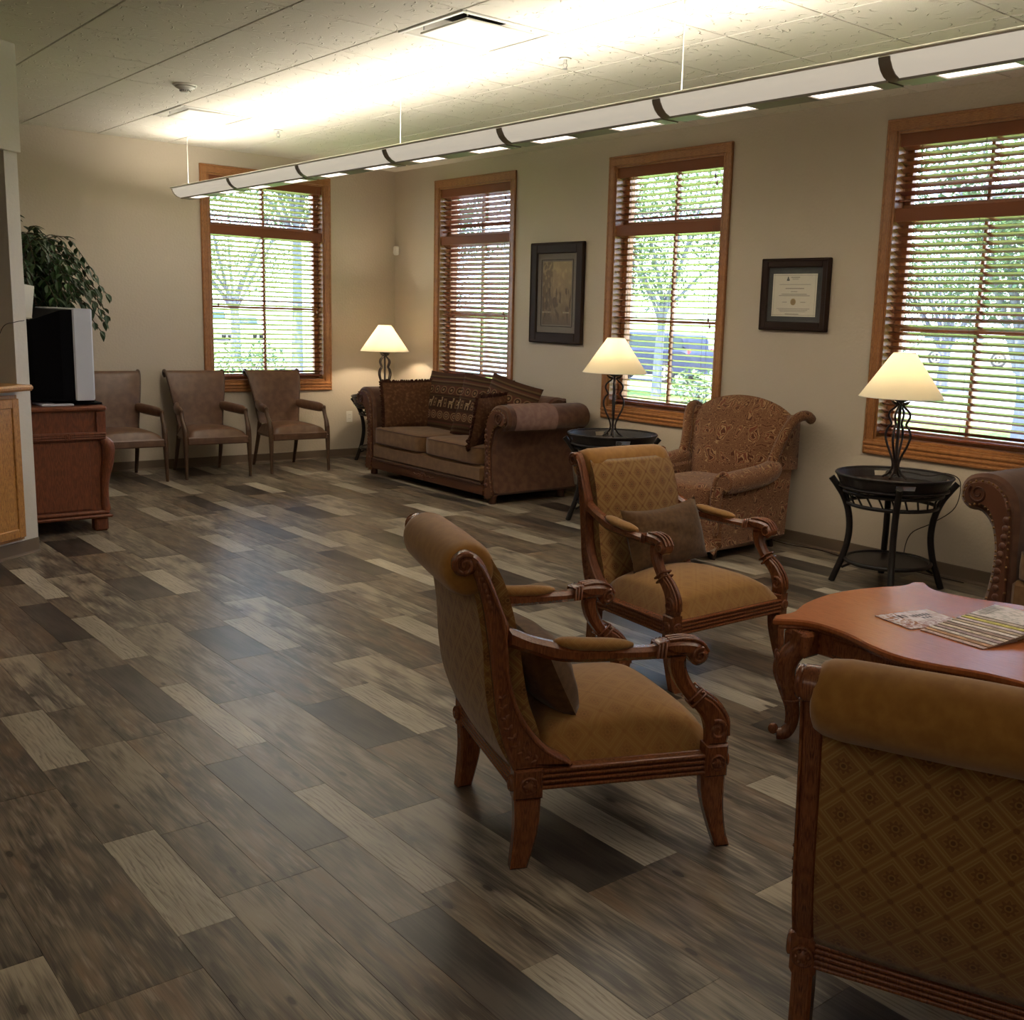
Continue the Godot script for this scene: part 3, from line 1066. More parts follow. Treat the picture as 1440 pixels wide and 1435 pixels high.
# ------------------------------------------------------------------ windows and blinds
func build_windows() -> void:
	var slat := MB.new()
	# slightly crowned slat
	var rows := []
	for k in 5:
		var zz := -0.025 + 0.0125 * k
		var yy := 0.0022 * (1.0 - pow(zz / 0.025, 2))
		rows.append(PackedVector3Array([Vector3(0.588, yy, zz), Vector3(-0.588, yy, zz)]))
	slat.grid(rows, false, false, true)
	var under := []
	for k in 5:
		var zz := -0.025 + 0.0125 * k
		var yy := 0.0022 * (1.0 - pow(zz / 0.025, 2)) - 0.0028
		under.append(PackedVector3Array([Vector3(0.588, yy, zz), Vector3(-0.588, yy, zz)]))
	slat.grid(under, false, false, false)
	slat.quad(under[4][1], under[4][0], rows[4][0], rows[4][1])
	slat.quad(under[0][0], under[0][1], rows[0][1], rows[0][0])
	slat.quad(under[0][0], rows[0][0], rows[4][0], under[4][0])
	slat.quad(rows[0][1], under[0][1], under[4][1], rows[4][1])
	var slat_mesh := slat.mesh()
	var where := ["the end wall", "behind the loveseat", "between the two framed pictures", "beside the framed certificate"]
	for i in WINDOWS.size():
		var w: Array = WINDOWS[i]
		var mid: float = (w[1] + w[2]) / 2
		var W: float = w[2] - w[1]
		var root := struct_root("window_%d" % (i + 1), "oak cased window " + ("in " if i == 0 else "") + where[i])
		var right: bool = w[0] == "right"
		root.position = Vector3(0, 0, mid) if right else Vector3(mid, 0, 0)
		root.rotation.y = -PI / 2 if right else 0.0
		# casing boards with a raised outer bead
		var hw := W / 2
		for s in [-1.0, 1.0]:
			var b := MB.new()
			b.box(Vector3(s * (hw - CASE / 2), (W_LOW + W_TOP) / 2, 0.009), Vector3(CASE, W_TOP - W_LOW, 0.018), 0.003)
			b.box(Vector3(s * (hw - 0.011), (W_LOW + W_TOP) / 2, 0.016), Vector3(0.022, W_TOP - W_LOW, 0.016), 0.006)
			b.box(Vector3(s * (hw - CASE + 0.012), (W_LOW + W_TOP) / 2, 0.012), Vector3(0.012, W_TOP - W_LOW - 0.14, 0.018), 0.005)
			part("casing", b.mesh(), MAT.oak_upright, root)
			part("jamb", boxm(Vector3(0.016, OPEN_TOP - OPEN_LOW, 0.21), 0, Vector3(s * (hw - CASE - 0.008), (OPEN_LOW + OPEN_TOP) / 2, -0.098)), MAT.oak_upright, root)
		var top := MB.new()
		top.box(Vector3(0, W_TOP - CASE / 2, 0.010), Vector3(W - 0.001, CASE, 0.0205), 0.003)
		top.box(Vector3(0, W_TOP - 0.011, 0.017), Vector3(W, 0.022, 0.017), 0.006)
		part("casing", top.mesh(), MAT.oak_level, root)
		var low := MB.new()
		low.box(Vector3(0, (W_LOW + OPEN_LOW) / 2, 0.010), Vector3(W - 0.001, OPEN_LOW - W_LOW, 0.0205), 0.003)
		for k in 3: low.box(Vector3(0, W_LOW + 0.013 + k * 0.030, 0.017), Vector3(W, 0.022, 0.014 + 0.004 * k), 0.006)
		part("casing", low.mesh(), MAT.oak_level, root)
		part("jamb", boxm(Vector3(W - 2 * CASE, 0.016, 0.21), 0, Vector3(0, OPEN_TOP - 0.008, -0.098)), MAT.oak_level, root)
		part("sill", boxm(Vector3(W - 2 * CASE, 0.02, 0.21), 0.003, Vector3(0, OPEN_LOW + 0.01, -0.098)), MAT.oak_level, root)
		# sashes
		var iw := W - 2 * CASE - 0.032
		var z := -0.115
		for s in [-1.0, 1.0]: part("stile", boxm(Vector3(0.05, 1.93, 0.045), 0.004, Vector3(s * (iw / 2 - 0.025), 1.797, z)), MAT.oak_upright, root)
		part("rail", boxm(Vector3(iw, 0.045, 0.045), 0.004, Vector3(0, 2.74, z)), MAT.oak_level, root)
		part("transom_rail", boxm(Vector3(iw, 0.10, 0.055), 0.004, Vector3(0, 2.285, z)), MAT.oak_level, root)
		part("rail", boxm(Vector3(iw, 0.06, 0.045), 0.004, Vector3(0, 0.86, z)), MAT.oak_level, root)
		part("muntin", boxm(Vector3(0.024, 1.36, 0.03), 0.004, Vector3(0.0, 1.56, z)), MAT.oak_upright, root)
		part("muntin", boxm(Vector3(0.024, 0.40, 0.03), 0.004, Vector3(0.0, 2.53, z)), MAT.oak_upright, root)
		part("muntin", boxm(Vector3(iw - 0.1, 0.022, 0.0302), 0.004, Vector3(0, 1.54, z)), MAT.oak_level, root)
		var pw := (iw - 0.1) / 2
		for q in [[0.885, 1.54], [1.54, 2.24], [2.33, 2.72]]:
			for s in [-1.0, 1.0]: part("pane", boxm(Vector3(pw, q[1] - q[0], 0.004), 0, Vector3(s * pw / 2, (q[0] + q[1]) / 2, z)), MAT.glass, root)
		# blinds
		for up in [true, false]:
			var at := "transom of the window " if up else "lower sash of the window "
			var t := thing("window_blind", "brown wooden slat blind over the " + at + ("on " if i == 0 else "") + where[i], "blind", root.position, root.rotation.y, "wooden window blinds")
			var y_top := 2.778 if up else 2.305
			var y_low := 2.352 if up else 0.868
			var vh := 0.095 if up else 0.085
			part("valance", boxm(Vector3(1.162, vh, 0.012), 0.004, Vector3(0, y_top - vh / 2, -0.012)), MAT.valance_wood, t)
			part("headrail", boxm(Vector3(1.160, 0.04, 0.05), 0.002, Vector3(0, y_top - 0.022, -0.045)), MAT.slat_wood, t)
			var y := y_top - vh - 0.005
			var tilt: float = deg_to_rad(w[3])
			while y > y_low + 0.03:
				var s := part("slat", slat_mesh, MAT.slat_wood, t, Vector3(0, y, -0.046))
				s.scale.x = 0.986
				s.rotation.x = tilt
				y -= 0.0465
			part("bottom_rail", boxm(Vector3(1.158, 0.016, 0.05), 0.004, Vector3(0, y_low, -0.046)), MAT.slat_wood, t)
			for x in [-0.43, 0.0, 0.43]:
				for zz in [-0.0205, -0.0715]:
					part("ladder_cord", MB.new().tube([Vector3(x, y_top - 0.05, zz), Vector3(x, y_low, zz)], 0.0013, 5).mesh(), MAT.cord, t)
			# pull cords with tassels
			var side := 0.50
			var drop := 0.14 if up else 0.72
			for k in 2:
				var x := side + 0.018 * k if not (i == 0) else (-0.52 - 0.02 * k if k == 0 else 0.52)
				part("pull_cord", MB.new().tube([Vector3(x, y_top - 0.04, 0.0), Vector3(x + 0.004, y_top - drop - 0.05 * k, 0.002)], 0.0012, 5).mesh(), MAT.cord, t)
				part("tassel", MB.new().lathe([[0.0, -0.036], [0.008, -0.034], [0.006, -0.012], [0.003, 0.0], [0.0, 0.002]], 10, Vector3(x + 0.004, y_top - drop - 0.05 * k, 0.002)).mesh(), MAT.slat_wood, t)

# ------------------------------------------------------------------ outside
const GROUND := -0.6

func build_outside() -> void:
	struct("ground", boxm(Vector3(260, 0.2, 260), 0, Vector3(40, GROUND - 0.1, -40)), MAT.asphalt, "grey asphalt car park")
	struct("lawn", MB.new().box(Vector3(8.2, GROUND + 0.03, -2), Vector3(16, 0.06, 46)).box(Vector3(-10, GROUND + 0.03, -9.1), Vector3(20.4, 0.06, 17.8)).mesh(), MAT.lawn, "grass strip round the building")
	struct("kerb", MB.new().box(Vector3(16.3, GROUND + 0.06, -2), Vector3(0.2, 0.12, 46), 0.02).mesh(), MAT.concrete, "concrete kerb along the grass")
	struct("foundation", MB.new().box(Vector3(0.25, -0.33, 6.25), Vector3(0.1, 0.54, 12.9)).box(Vector3(-4.5, -0.33, -0.25), Vector3(9.6, 0.54, 0.1)).mesh(), MAT.concrete, "concrete foundation of the building")
	tree("slender grey-barked tree standing alone seen from the end wall window", Vector3(7.0, GROUND, -16.75), 9.0, 3.0, 0.13, 3, 4.2)
	tree("broad leafy tree on the grass seen beyond the end wall window", Vector3(11.4, GROUND, -31.2), 10.0, 4.6, 0.18, 8, 2.4)
	tree("forked grey tree in front of the dark blue car", Vector3(15.0, GROUND, -11.1), 8.5, 3.8, 0.12, 5, 2.6)
	tree("leafy shade tree across the car park from the certificate window", Vector3(28.2, GROUND, -10.2), 8.0, 4.4, 0.18, 12, 1.8)
	tree("leafy tree close to the certificate window", Vector3(11.9, GROUND, 1.1), 7.5, 3.2, 0.14, 15, 2.2)
	tree("leafy tree far behind the loveseat window", Vector3(13.6, GROUND, -20.6), 8.5, 3.2, 0.15, 21, 2.2)
	car("estate_car", "dark blue estate car parked beyond the forked tree", Vector3(20.7, GROUND, -17.4), deg_to_rad(192.0), MAT.car_blue, true, 1.0)
	car("pickup", "white car parked outside the certificate window", Vector3(54.6, GROUND, -24.4), deg_to_rad(29.0), MAT.car_white, true, 1.3)
	car("parked_car", "silver car parked far off outside the end wall window", Vector3(24.2, GROUND, -59.8), deg_to_rad(-15.0), MAT.car_silver, false, 1.0)
	car("parked_car", "white car parked far off outside the end wall window", Vector3(21.2, GROUND, -58.0), deg_to_rad(-15.0), MAT.car_white, true, 1.1)
	for s in [[Vector3(14.2, GROUND, -8.7), 0.8, "low rounded shrub on the grass below the forked tree"], [Vector3(6.2, GROUND, -18.0), 1.1, "rounded shrub on the grass outside the end wall window"], [Vector3(9.6, GROUND, -17.5), 1.0, "leafy shrub at the foot of the slender tree"]]:
		shrub(s[2], s[0], s[1])

func leaves(b: MB, c: Vector3, rad: Vector3, count: int, size: float, r: RandomNumberGenerator) -> void:
	for k in count:
		var d := Vector3(r.randfn(0, 1), r.randfn(0, 1), r.randfn(0, 1)).normalized() * pow(r.randf(), 0.4)
		var p := c + d * rad
		var a := Vector3(r.randf_range(-1, 1), r.randf_range(-0.6, 0.6), r.randf_range(-1, 1)).normalized()
		var w := a.cross(Vector3(r.randf_range(-0.5, 0.5), 1, r.randf_range(-0.5, 0.5))).normalized()
		var l := size * r.randf_range(0.7, 1.3)
		b.quad(p - a * l, p - w * l * 0.45, p + a * l, p + w * l * 0.45)

func tree(label: String, at: Vector3, tall: float, crown: float, trunk: float, seed_: int, clear: float) -> void:
	var r := RandomNumberGenerator.new()
	r.seed = seed_
	var t := thing("tree", label, "tree", at, 0.0, "trees outside the windows")
	var b := MB.new()
	var fork := Vector3(r.randf_range(-0.2, 0.2), clear, r.randf_range(-0.2, 0.2))
	b.tube([Vector3(0, -0.05, 0), Vector3(0.03, clear * 0.5, 0), fork], [trunk * 1.25, trunk, trunk * 0.9], 10)
	part("trunk", b.mesh(), MAT.tree_bark, t)
	var br := MB.new()
	var fo := MB.new()
	var n := 9
	for k in n:
		var a := TAU * k / n + r.randf_range(-0.5, 0.5)
		var out := crown * r.randf_range(0.35, 0.95)
		var y := lerpf(clear + 0.5, tall * 0.95, r.randf())
		var end := Vector3(cos(a) * out, y, sin(a) * out)
		var mid := fork.lerp(end, 0.45) + Vector3(cos(a) * r.randf_range(-0.3, 0.5), r.randf_range(0.0, 0.7), sin(a) * r.randf_range(-0.3, 0.5))
		br.tube(curve3([fork - Vector3(0, 0.25 * (k % 4), 0), mid, end], 4), [trunk * 0.42, trunk * 0.38, trunk * 0.33, trunk * 0.28, trunk * 0.22, trunk * 0.17, trunk * 0.12, trunk * 0.09, trunk * 0.05], 6)
		for q in 7:
			var p := mid.lerp(end, -0.5 + 0.24 * q) + Vector3(r.randf_range(-0.9, 0.9), r.randf_range(-0.6, 0.9), r.randf_range(-0.9, 0.9))
			leaves(fo, p, Vector3(1.2, 0.6, 1.2) * crown * 0.26, 190, 0.075, r)
	part("branches", br.mesh(), MAT.tree_bark, t)
	var f := part("foliage", fo.mesh(), MAT.tree_leaf, t)
	f.set_meta("kind", "stuff")

func shrub(label: String, at: Vector3, rad: float) -> void:
	var r := RandomNumberGenerator.new()
	r.seed = int(rad * 1000)
	var t := thing("shrub", label, "shrub", at, 0.0, "shrubs outside the windows")
	var b := MB.new()
	leaves(b, Vector3(0, rad * 0.6, 0), Vector3(rad, rad * 0.6, rad), 500, 0.09, r)
	part("foliage", b.mesh(), MAT.tree_leaf, t).set_meta("kind", "stuff")
	var s := MB.new()
	for k in 5: s.tube([Vector3(0.05 * k - 0.1, -0.02, 0.0), Vector3(cos(k * 1.3) * rad * 0.5, rad * 0.8, sin(k * 1.3) * rad * 0.5)], [0.025, 0.01], 5)
	part("stems", s.mesh(), MAT.tree_bark, t)

# car along local z, nose at +z
func car(called: String, label: String, at: Vector3, turn: float, paint_: Material, tall: bool, size: float) -> void:
	var t := thing(called, label, "car", at, turn, "parked cars outside")
	t.scale = Vector3.ONE * size
	var up := 0.18 if tall else 0.0
	var body := curve2(v2([-2.25, 0.42, -2.28, 0.75, -2.2, 1.0 + up, -1.2, 1.03 + up, 0.9, 1.0 + up, 1.7, 0.92 + up * 0.8, 2.2, 0.8 + up * 0.5, 2.26, 0.5, 2.15, 0.32, 0.0, 0.28, -2.1, 0.32]), 3, true)
	part("body", MB.new().slab(body, 1.78, 0.10).mesh(), paint_, t)
	var roof: Array = v2([-2.15, 0.98 + up, -2.05, 1.42 + up, -1.6, 1.52 + up, 0.1, 1.54 + up, 0.45, 1.46 + up, 1.15, 1.0 + up]) if tall else v2([-1.75, 0.98, -1.2, 1.36, -0.8, 1.43, 0.1, 1.44, 0.45, 1.38, 1.2, 0.96])
	part("cabin", MB.new().slab(curve2(roof, 3), 1.56, 0.12).mesh(), paint_, t)
	var win: Array = v2([-1.95, 1.06 + up, -1.85, 1.40 + up, 0.1, 1.44 + up, 0.85, 1.06 + up]) if tall else v2([-1.4, 1.0, -1.05, 1.32, 0.1, 1.35, 0.85, 1.0])
	for s in [-1.0, 1.0]:
		for half in 2:
			var q: Array = [win[0], win[1], win[1].lerp(win[2], 0.45), win[0].lerp(win[3], 0.36)] if half == 0 else [win[0].lerp(win[3], 0.40), win[1].lerp(win[2], 0.49), win[2], win[3]]
			part("side_window", MB.new().slab(PackedVector2Array(q), 0.02, 0.004, s * 0.775).mesh(), MAT.car_glass, t)
	part("windscreen", MB.new().box(Vector3.ZERO, Vector3(1.3, 0.62, 0.03), 0.01).moved(Transform3D(Basis(Vector3.RIGHT, deg_to_rad(-55.0)), Vector3(0, 1.25 + up, 0.83))).mesh(), MAT.car_glass, t)
	for s in [-1.0, 1.0]:
		part("tail_light", boxm(Vector3(0.16, 0.3, 0.08), 0.02, Vector3(s * 0.76, 0.9 + up, -2.22)), MAT.tail_red, t)
		part("mirror", boxm(Vector3(0.2, 0.14, 0.1), 0.03, Vector3(s * 0.98, 1.05 + up, 0.7)), paint_, t)
		for z in [-1.35, 1.38]:
			var w := MB.new().lathe([[0.0, -0.11], [0.2, -0.11], [0.34, -0.10], [0.36, -0.06], [0.36, 0.06], [0.34, 0.10], [0.2, 0.11], [0.0, 0.11]], 24)
			w.moved(Transform3D(Basis(Vector3.BACK, PI / 2), Vector3(s * 0.83, 0.36, z)))
			var wh := part("wheel", w.mesh(), MAT.rubber, t)
			var h := MB.new()
			for k in 5:
				var a := TAU * k / 5
				h.box(Vector3(0.11, 0, 0), Vector3(0.2, 0.065, 0.03), 0.01).moved(Transform3D(Basis(Vector3.BACK, TAU / 5), Vector3.ZERO))
				if a > 9.0: break
			h.tube(ring3(0.215, 20), 0.022, 6, false, true)
			h.moved(Transform3D(Basis(Vector3.UP, PI / 2), Vector3(s * 0.945, 0.36, z)))
			part("rim", h.mesh(), MAT.alloy, wh)

func ring3(r: float, n: int) -> Array:
	var o := []
	for k in n: o.append(Vector3(cos(TAU * k / n) * r, sin(TAU * k / n) * r, 0))
	return o

# ------------------------------------------------------------------ hanging light
const PENDANT := 0.27
const PX := -2.39
const PY := 2.567

func build_pendant() -> void:
	pendant("long white suspended light trough hanging on thin rods from the ceiling", PX, 0.385, 9, [0.477, 4.058, 6.544, 8.98], 1.0)
	# its twin on the reception side, behind the photographer
	pendant("second suspended light trough over the reception side of the room", -7.2, 6.0, 5, [6.2, 8.7, 11.4], 0.3)

func pendant(label: String, px: float, z0: float, n: int, rods: Array, dim: float) -> void:
	var t := thing("pendant_light", label, "light", Vector3(px, PY, 0))
	var seg := 1.2205
	# half of the cross-section, from the rim down to the tray
	var side := [Vector2(-0.122, -0.010), Vector2(-0.116, -0.030), Vector2(-0.100, -0.055), Vector2(-0.078, -0.073), Vector2(-0.050, -0.084)]
	for k in n:
		var a := z0 + 0.014 + k * seg + 0.02
		var b := z0 + 0.014 + (k + 1) * seg - 0.02
		for s in [-1.0, 1.0]:
			var rows := []
			for z in [a, b]:
				var r := PackedVector3Array()
				for p in side: r.append(Vector3(p.x * -s * -1.0, p.y, z))
				rows.append(r)
			var m := MB.new().grid(rows, false, false, s > 0)
			part("diffuser", m.mesh(), MAT.pendant_diffuser, t)
		# bottom tray with two lit slots
		var tray := MB.new()
		var y := -0.088
		var cuts := [a, a + 0.155, a + 0.465, a + 0.79, a + 1.10, b]
		for q in [0, 2, 4]: tray.box(Vector3(0.0, y, (cuts[q] + cuts[q + 1]) / 2), Vector3(0.104, 0.010, cuts[q + 1] - cuts[q]))
		for q in [1, 3]:
			for s in [-1.0, 1.0]: tray.box(Vector3(s * 0.047, y, (cuts[q] + cuts[q + 1]) / 2), Vector3(0.010, 0.010, cuts[q + 1] - cuts[q]))
		part("tray", tray.mesh(), MAT.pendant_metal, t)
		for q in [1, 3]:
			var l: float = cuts[q + 1] - cuts[q]
			var zc: float = (cuts[q] + cuts[q + 1]) / 2
			part("lamp_lens", boxm(Vector3(0.084, 0.004, l), 0, Vector3(0, y + 0.002, zc)), MAT.pendant_slot_glow, t)
			var down := AreaLight3D.new()
			down.name = "slot_light"
			down.area_size = Vector2(0.08, l)
			down.light_energy = 0.07 * dim
			down.light_color = c8(255, 245, 232)
			down.shadow_enabled = true
			down.position = Vector3(0, y - 0.008, zc)
			down.rotation.x = -PI / 2
			t.add_child(down, true)
		# fluorescent tubes lying open to the ceiling
		for s in [-1.0, 1.0]:
			part("lamp_tube", MB.new().tube([Vector3(s * 0.05, -0.035, a + 0.03), Vector3(s * 0.05, -0.035, b - 0.03)], 0.008, 8).mesh(), MAT.pendant_tube_glow, t)
		var up := AreaLight3D.new()
		up.name = "tube_light"
		up.area_size = Vector2(0.14, b - a - 0.06)
		up.light_energy = PENDANT * dim
		up.light_color = c8(255, 247, 234)
		up.shadow_enabled = true
		up.position = Vector3(0, -0.018, (a + b) / 2)
		up.rotation.x = PI / 2
		t.add_child(up, true)
	for k in n + 1:
		var z := z0 + 0.014 + k * seg
		var m := MB.new()
		var out := PackedVector2Array()
		for s in [-1.0, 1.0]:
			var arr := side.duplicate()
			if s > 0: arr.reverse()
			for p in arr: out.append(Vector2(p.x * -s, p.y - 0.004))
		var rib := MB.new().slab(out, 0.056 if k > 0 else 0.016, 0.002)
		rib.moved(Transform3D(Basis(Vector3.UP, PI / 2), Vector3(0, 0, z)))
		part("rib", rib.mesh(), MAT.pendant_metal, t)
	for s in [-1.0, 1.0]:
		part("rim", MB.new().tube([Vector3(s * 0.124, -0.004, z0), Vector3(s * 0.124, -0.004, z0 + n * seg + 0.03)], 0.008, 8).mesh(), MAT.white_metal, t)
	for z in rods:
		var w := MB.new()
		w.tube([Vector3(0, H - PY - 0.001, z), Vector3(0, H - PY - 0.02, z)], 0.008, 8)
		w.tube([Vector3(0, H - PY - 0.01, z), Vector3(0, 0.05, z), Vector3(0, -0.01, z)], [0.003, 0.003, 0.006], 8)
		w.box(Vector3(0, -0.006, z), Vector3(0.244, 0.008, 0.012), 0.002)
		part("hanging_rod", w.mesh(), MAT.white_metal, t)

# ------------------------------------------------------------------ soft shapes
func pillow_mesh(w: float, h: float, t: float, pinch := 0.07, n := 16, sag := 0.0) -> ArrayMesh:
	var b := MB.new()
	for side in [1.0, -1.0]:
		var rows := []
		for i in n + 1:
			var v := 1.0 - 2.0 * i / n
			var r := PackedVector3Array()
			for j in n + 1:
				var u := -1.0 + 2.0 * j / n
				var z: float = side * t * 0.5 * pow(maxf(0.0, (1.0 - u * u) * (1.0 - v * v)), 0.42)
				z += 0.006 * sin(u * 7.0 + v * 3.0) * sin(v * 6.0 - u * 2.0) * (1.0 - u * u) * (1.0 - v * v)
				var y := h * 0.5 * v * (1.0 - pinch * (1.0 - u * u))
				y -= sag * (1.0 - u * u) * maxf(v, 0.0)
				r.append(Vector3(w * 0.5 * u * (1.0 - pinch * (1.0 - v * v)), y, z))
			rows.append(r)
		b.grid(rows, false, false, side > 0)
	return b.mesh()

func fringe_mesh(w: float, h: float, pinch := 0.07, out := 0.03) -> ArrayMesh:
	# loose loops along the four edges
	var b := MB.new()
	var r := RandomNumberGenerator.new()
	r.seed = 4
	var n := 26
	for e in 4:
		for k in n:
			var u := -1.0 + 2.0 * (k + 0.5) / n
			var p := Vector3(w * 0.5 * u, h * 0.5 * (1.0 - pinch * (1.0 - u * u)), 0)
			var d := Vector3(r.randf_range(-0.4, 0.4), 1, r.randf_range(-0.6, 0.6)).normalized()
			if e >= 2:
				p = Vector3(w * 0.5 * (1.0 - pinch * (1.0 - u * u)), h * 0.5 * u, 0)
				d = Vector3(d.y, d.x, d.z)
			if e % 2:
				if e == 1: p.y = -p.y; d.y = -d.y
				else: p.x = -p.x; d.x = -d.x
			var q := p + d * out * r.randf_range(0.7, 1.2)
			b.tube([p - d * 0.008, (p + q) / 2 + Vector3(0, 0, r.randf_range(-0.008, 0.008)), q], [0.013, 0.012, 0.005], 5)
	return b.mesh()

# padded slab with rounded edges: like a box swollen at its middle
func cushion_mesh(s: Vector3, crown: float, rnd := 0.3) -> ArrayMesh:
	var b := MB.new()
	var n := 14
	var rows := []
	for i in n + 1:
		var a := -PI / 2 + PI * i / n
		var ring := PackedVector3Array()
		var sy := signf(sin(a)) * pow(absf(sin(a)), rnd)
		var cr := pow(absf(cos(a)), rnd)
		for j in 32:
			var f := TAU * j / 32
			var x := signf(cos(f)) * pow(absf(cos(f)), rnd)
			var z := signf(-sin(f)) * pow(absf(sin(f)), rnd)
			var y := sy * s.y * 0.5 + crown * signf(sy) * (1.0 - cr * cr) 
			ring.append(Vector3(cr * x * s.x * 0.5, y, cr * z * s.z * 0.5))
		rows.append(ring)
	b.grid(rows, true)
	return b.mesh()

func disc_on(b: MB, c: Vector3, axis: Vector3, r: float, deep: float) -> void:
	var k := b.v.size()
	b.lathe([[r, 0.0], [r, deep * 0.7], [r * 0.82, deep], [r * 0.72, deep * 0.5], [r * 0.5, deep * 0.55], [r * 0.34, deep * 1.1], [0.0, deep * 1.2]], 16)
	for q in 6:
		var a := TAU * q / 6
		b.ball(Vector3(cos(a) * r * 0.55, deep * 0.55, sin(a) * r * 0.55), Vector3(r * 0.2, deep * 0.5, r * 0.2), 6, 4)
	var y := axis.normalized()
	var x := y.cross(Vector3.UP if absf(y.y) < 0.9 else Vector3.RIGHT).normalized()
	b.moved(Transform3D(Basis(x, y, x.cross(y)), c), k)

func spiral_on(b: MB, c: Vector2, r: float, turns: float, start: float, x: float, wid := 0.005, dir := 1.0) -> void:
	for s in [-1.0, 1.0]:
		var path := []
		var rad := []
		var n := 26
		for k in n + 1:
			var t := float(k) / n
			var a := start + dir * t * turns * TAU
			var q := r * (1.0 - 0.82 * t)
			path.append(Vector3(s * x, c.y + sin(a) * q, c.x + cos(a) * q))
			rad.append(wid * (1.0 - 0.4 * t))
		b.tube(path, rad, 6)

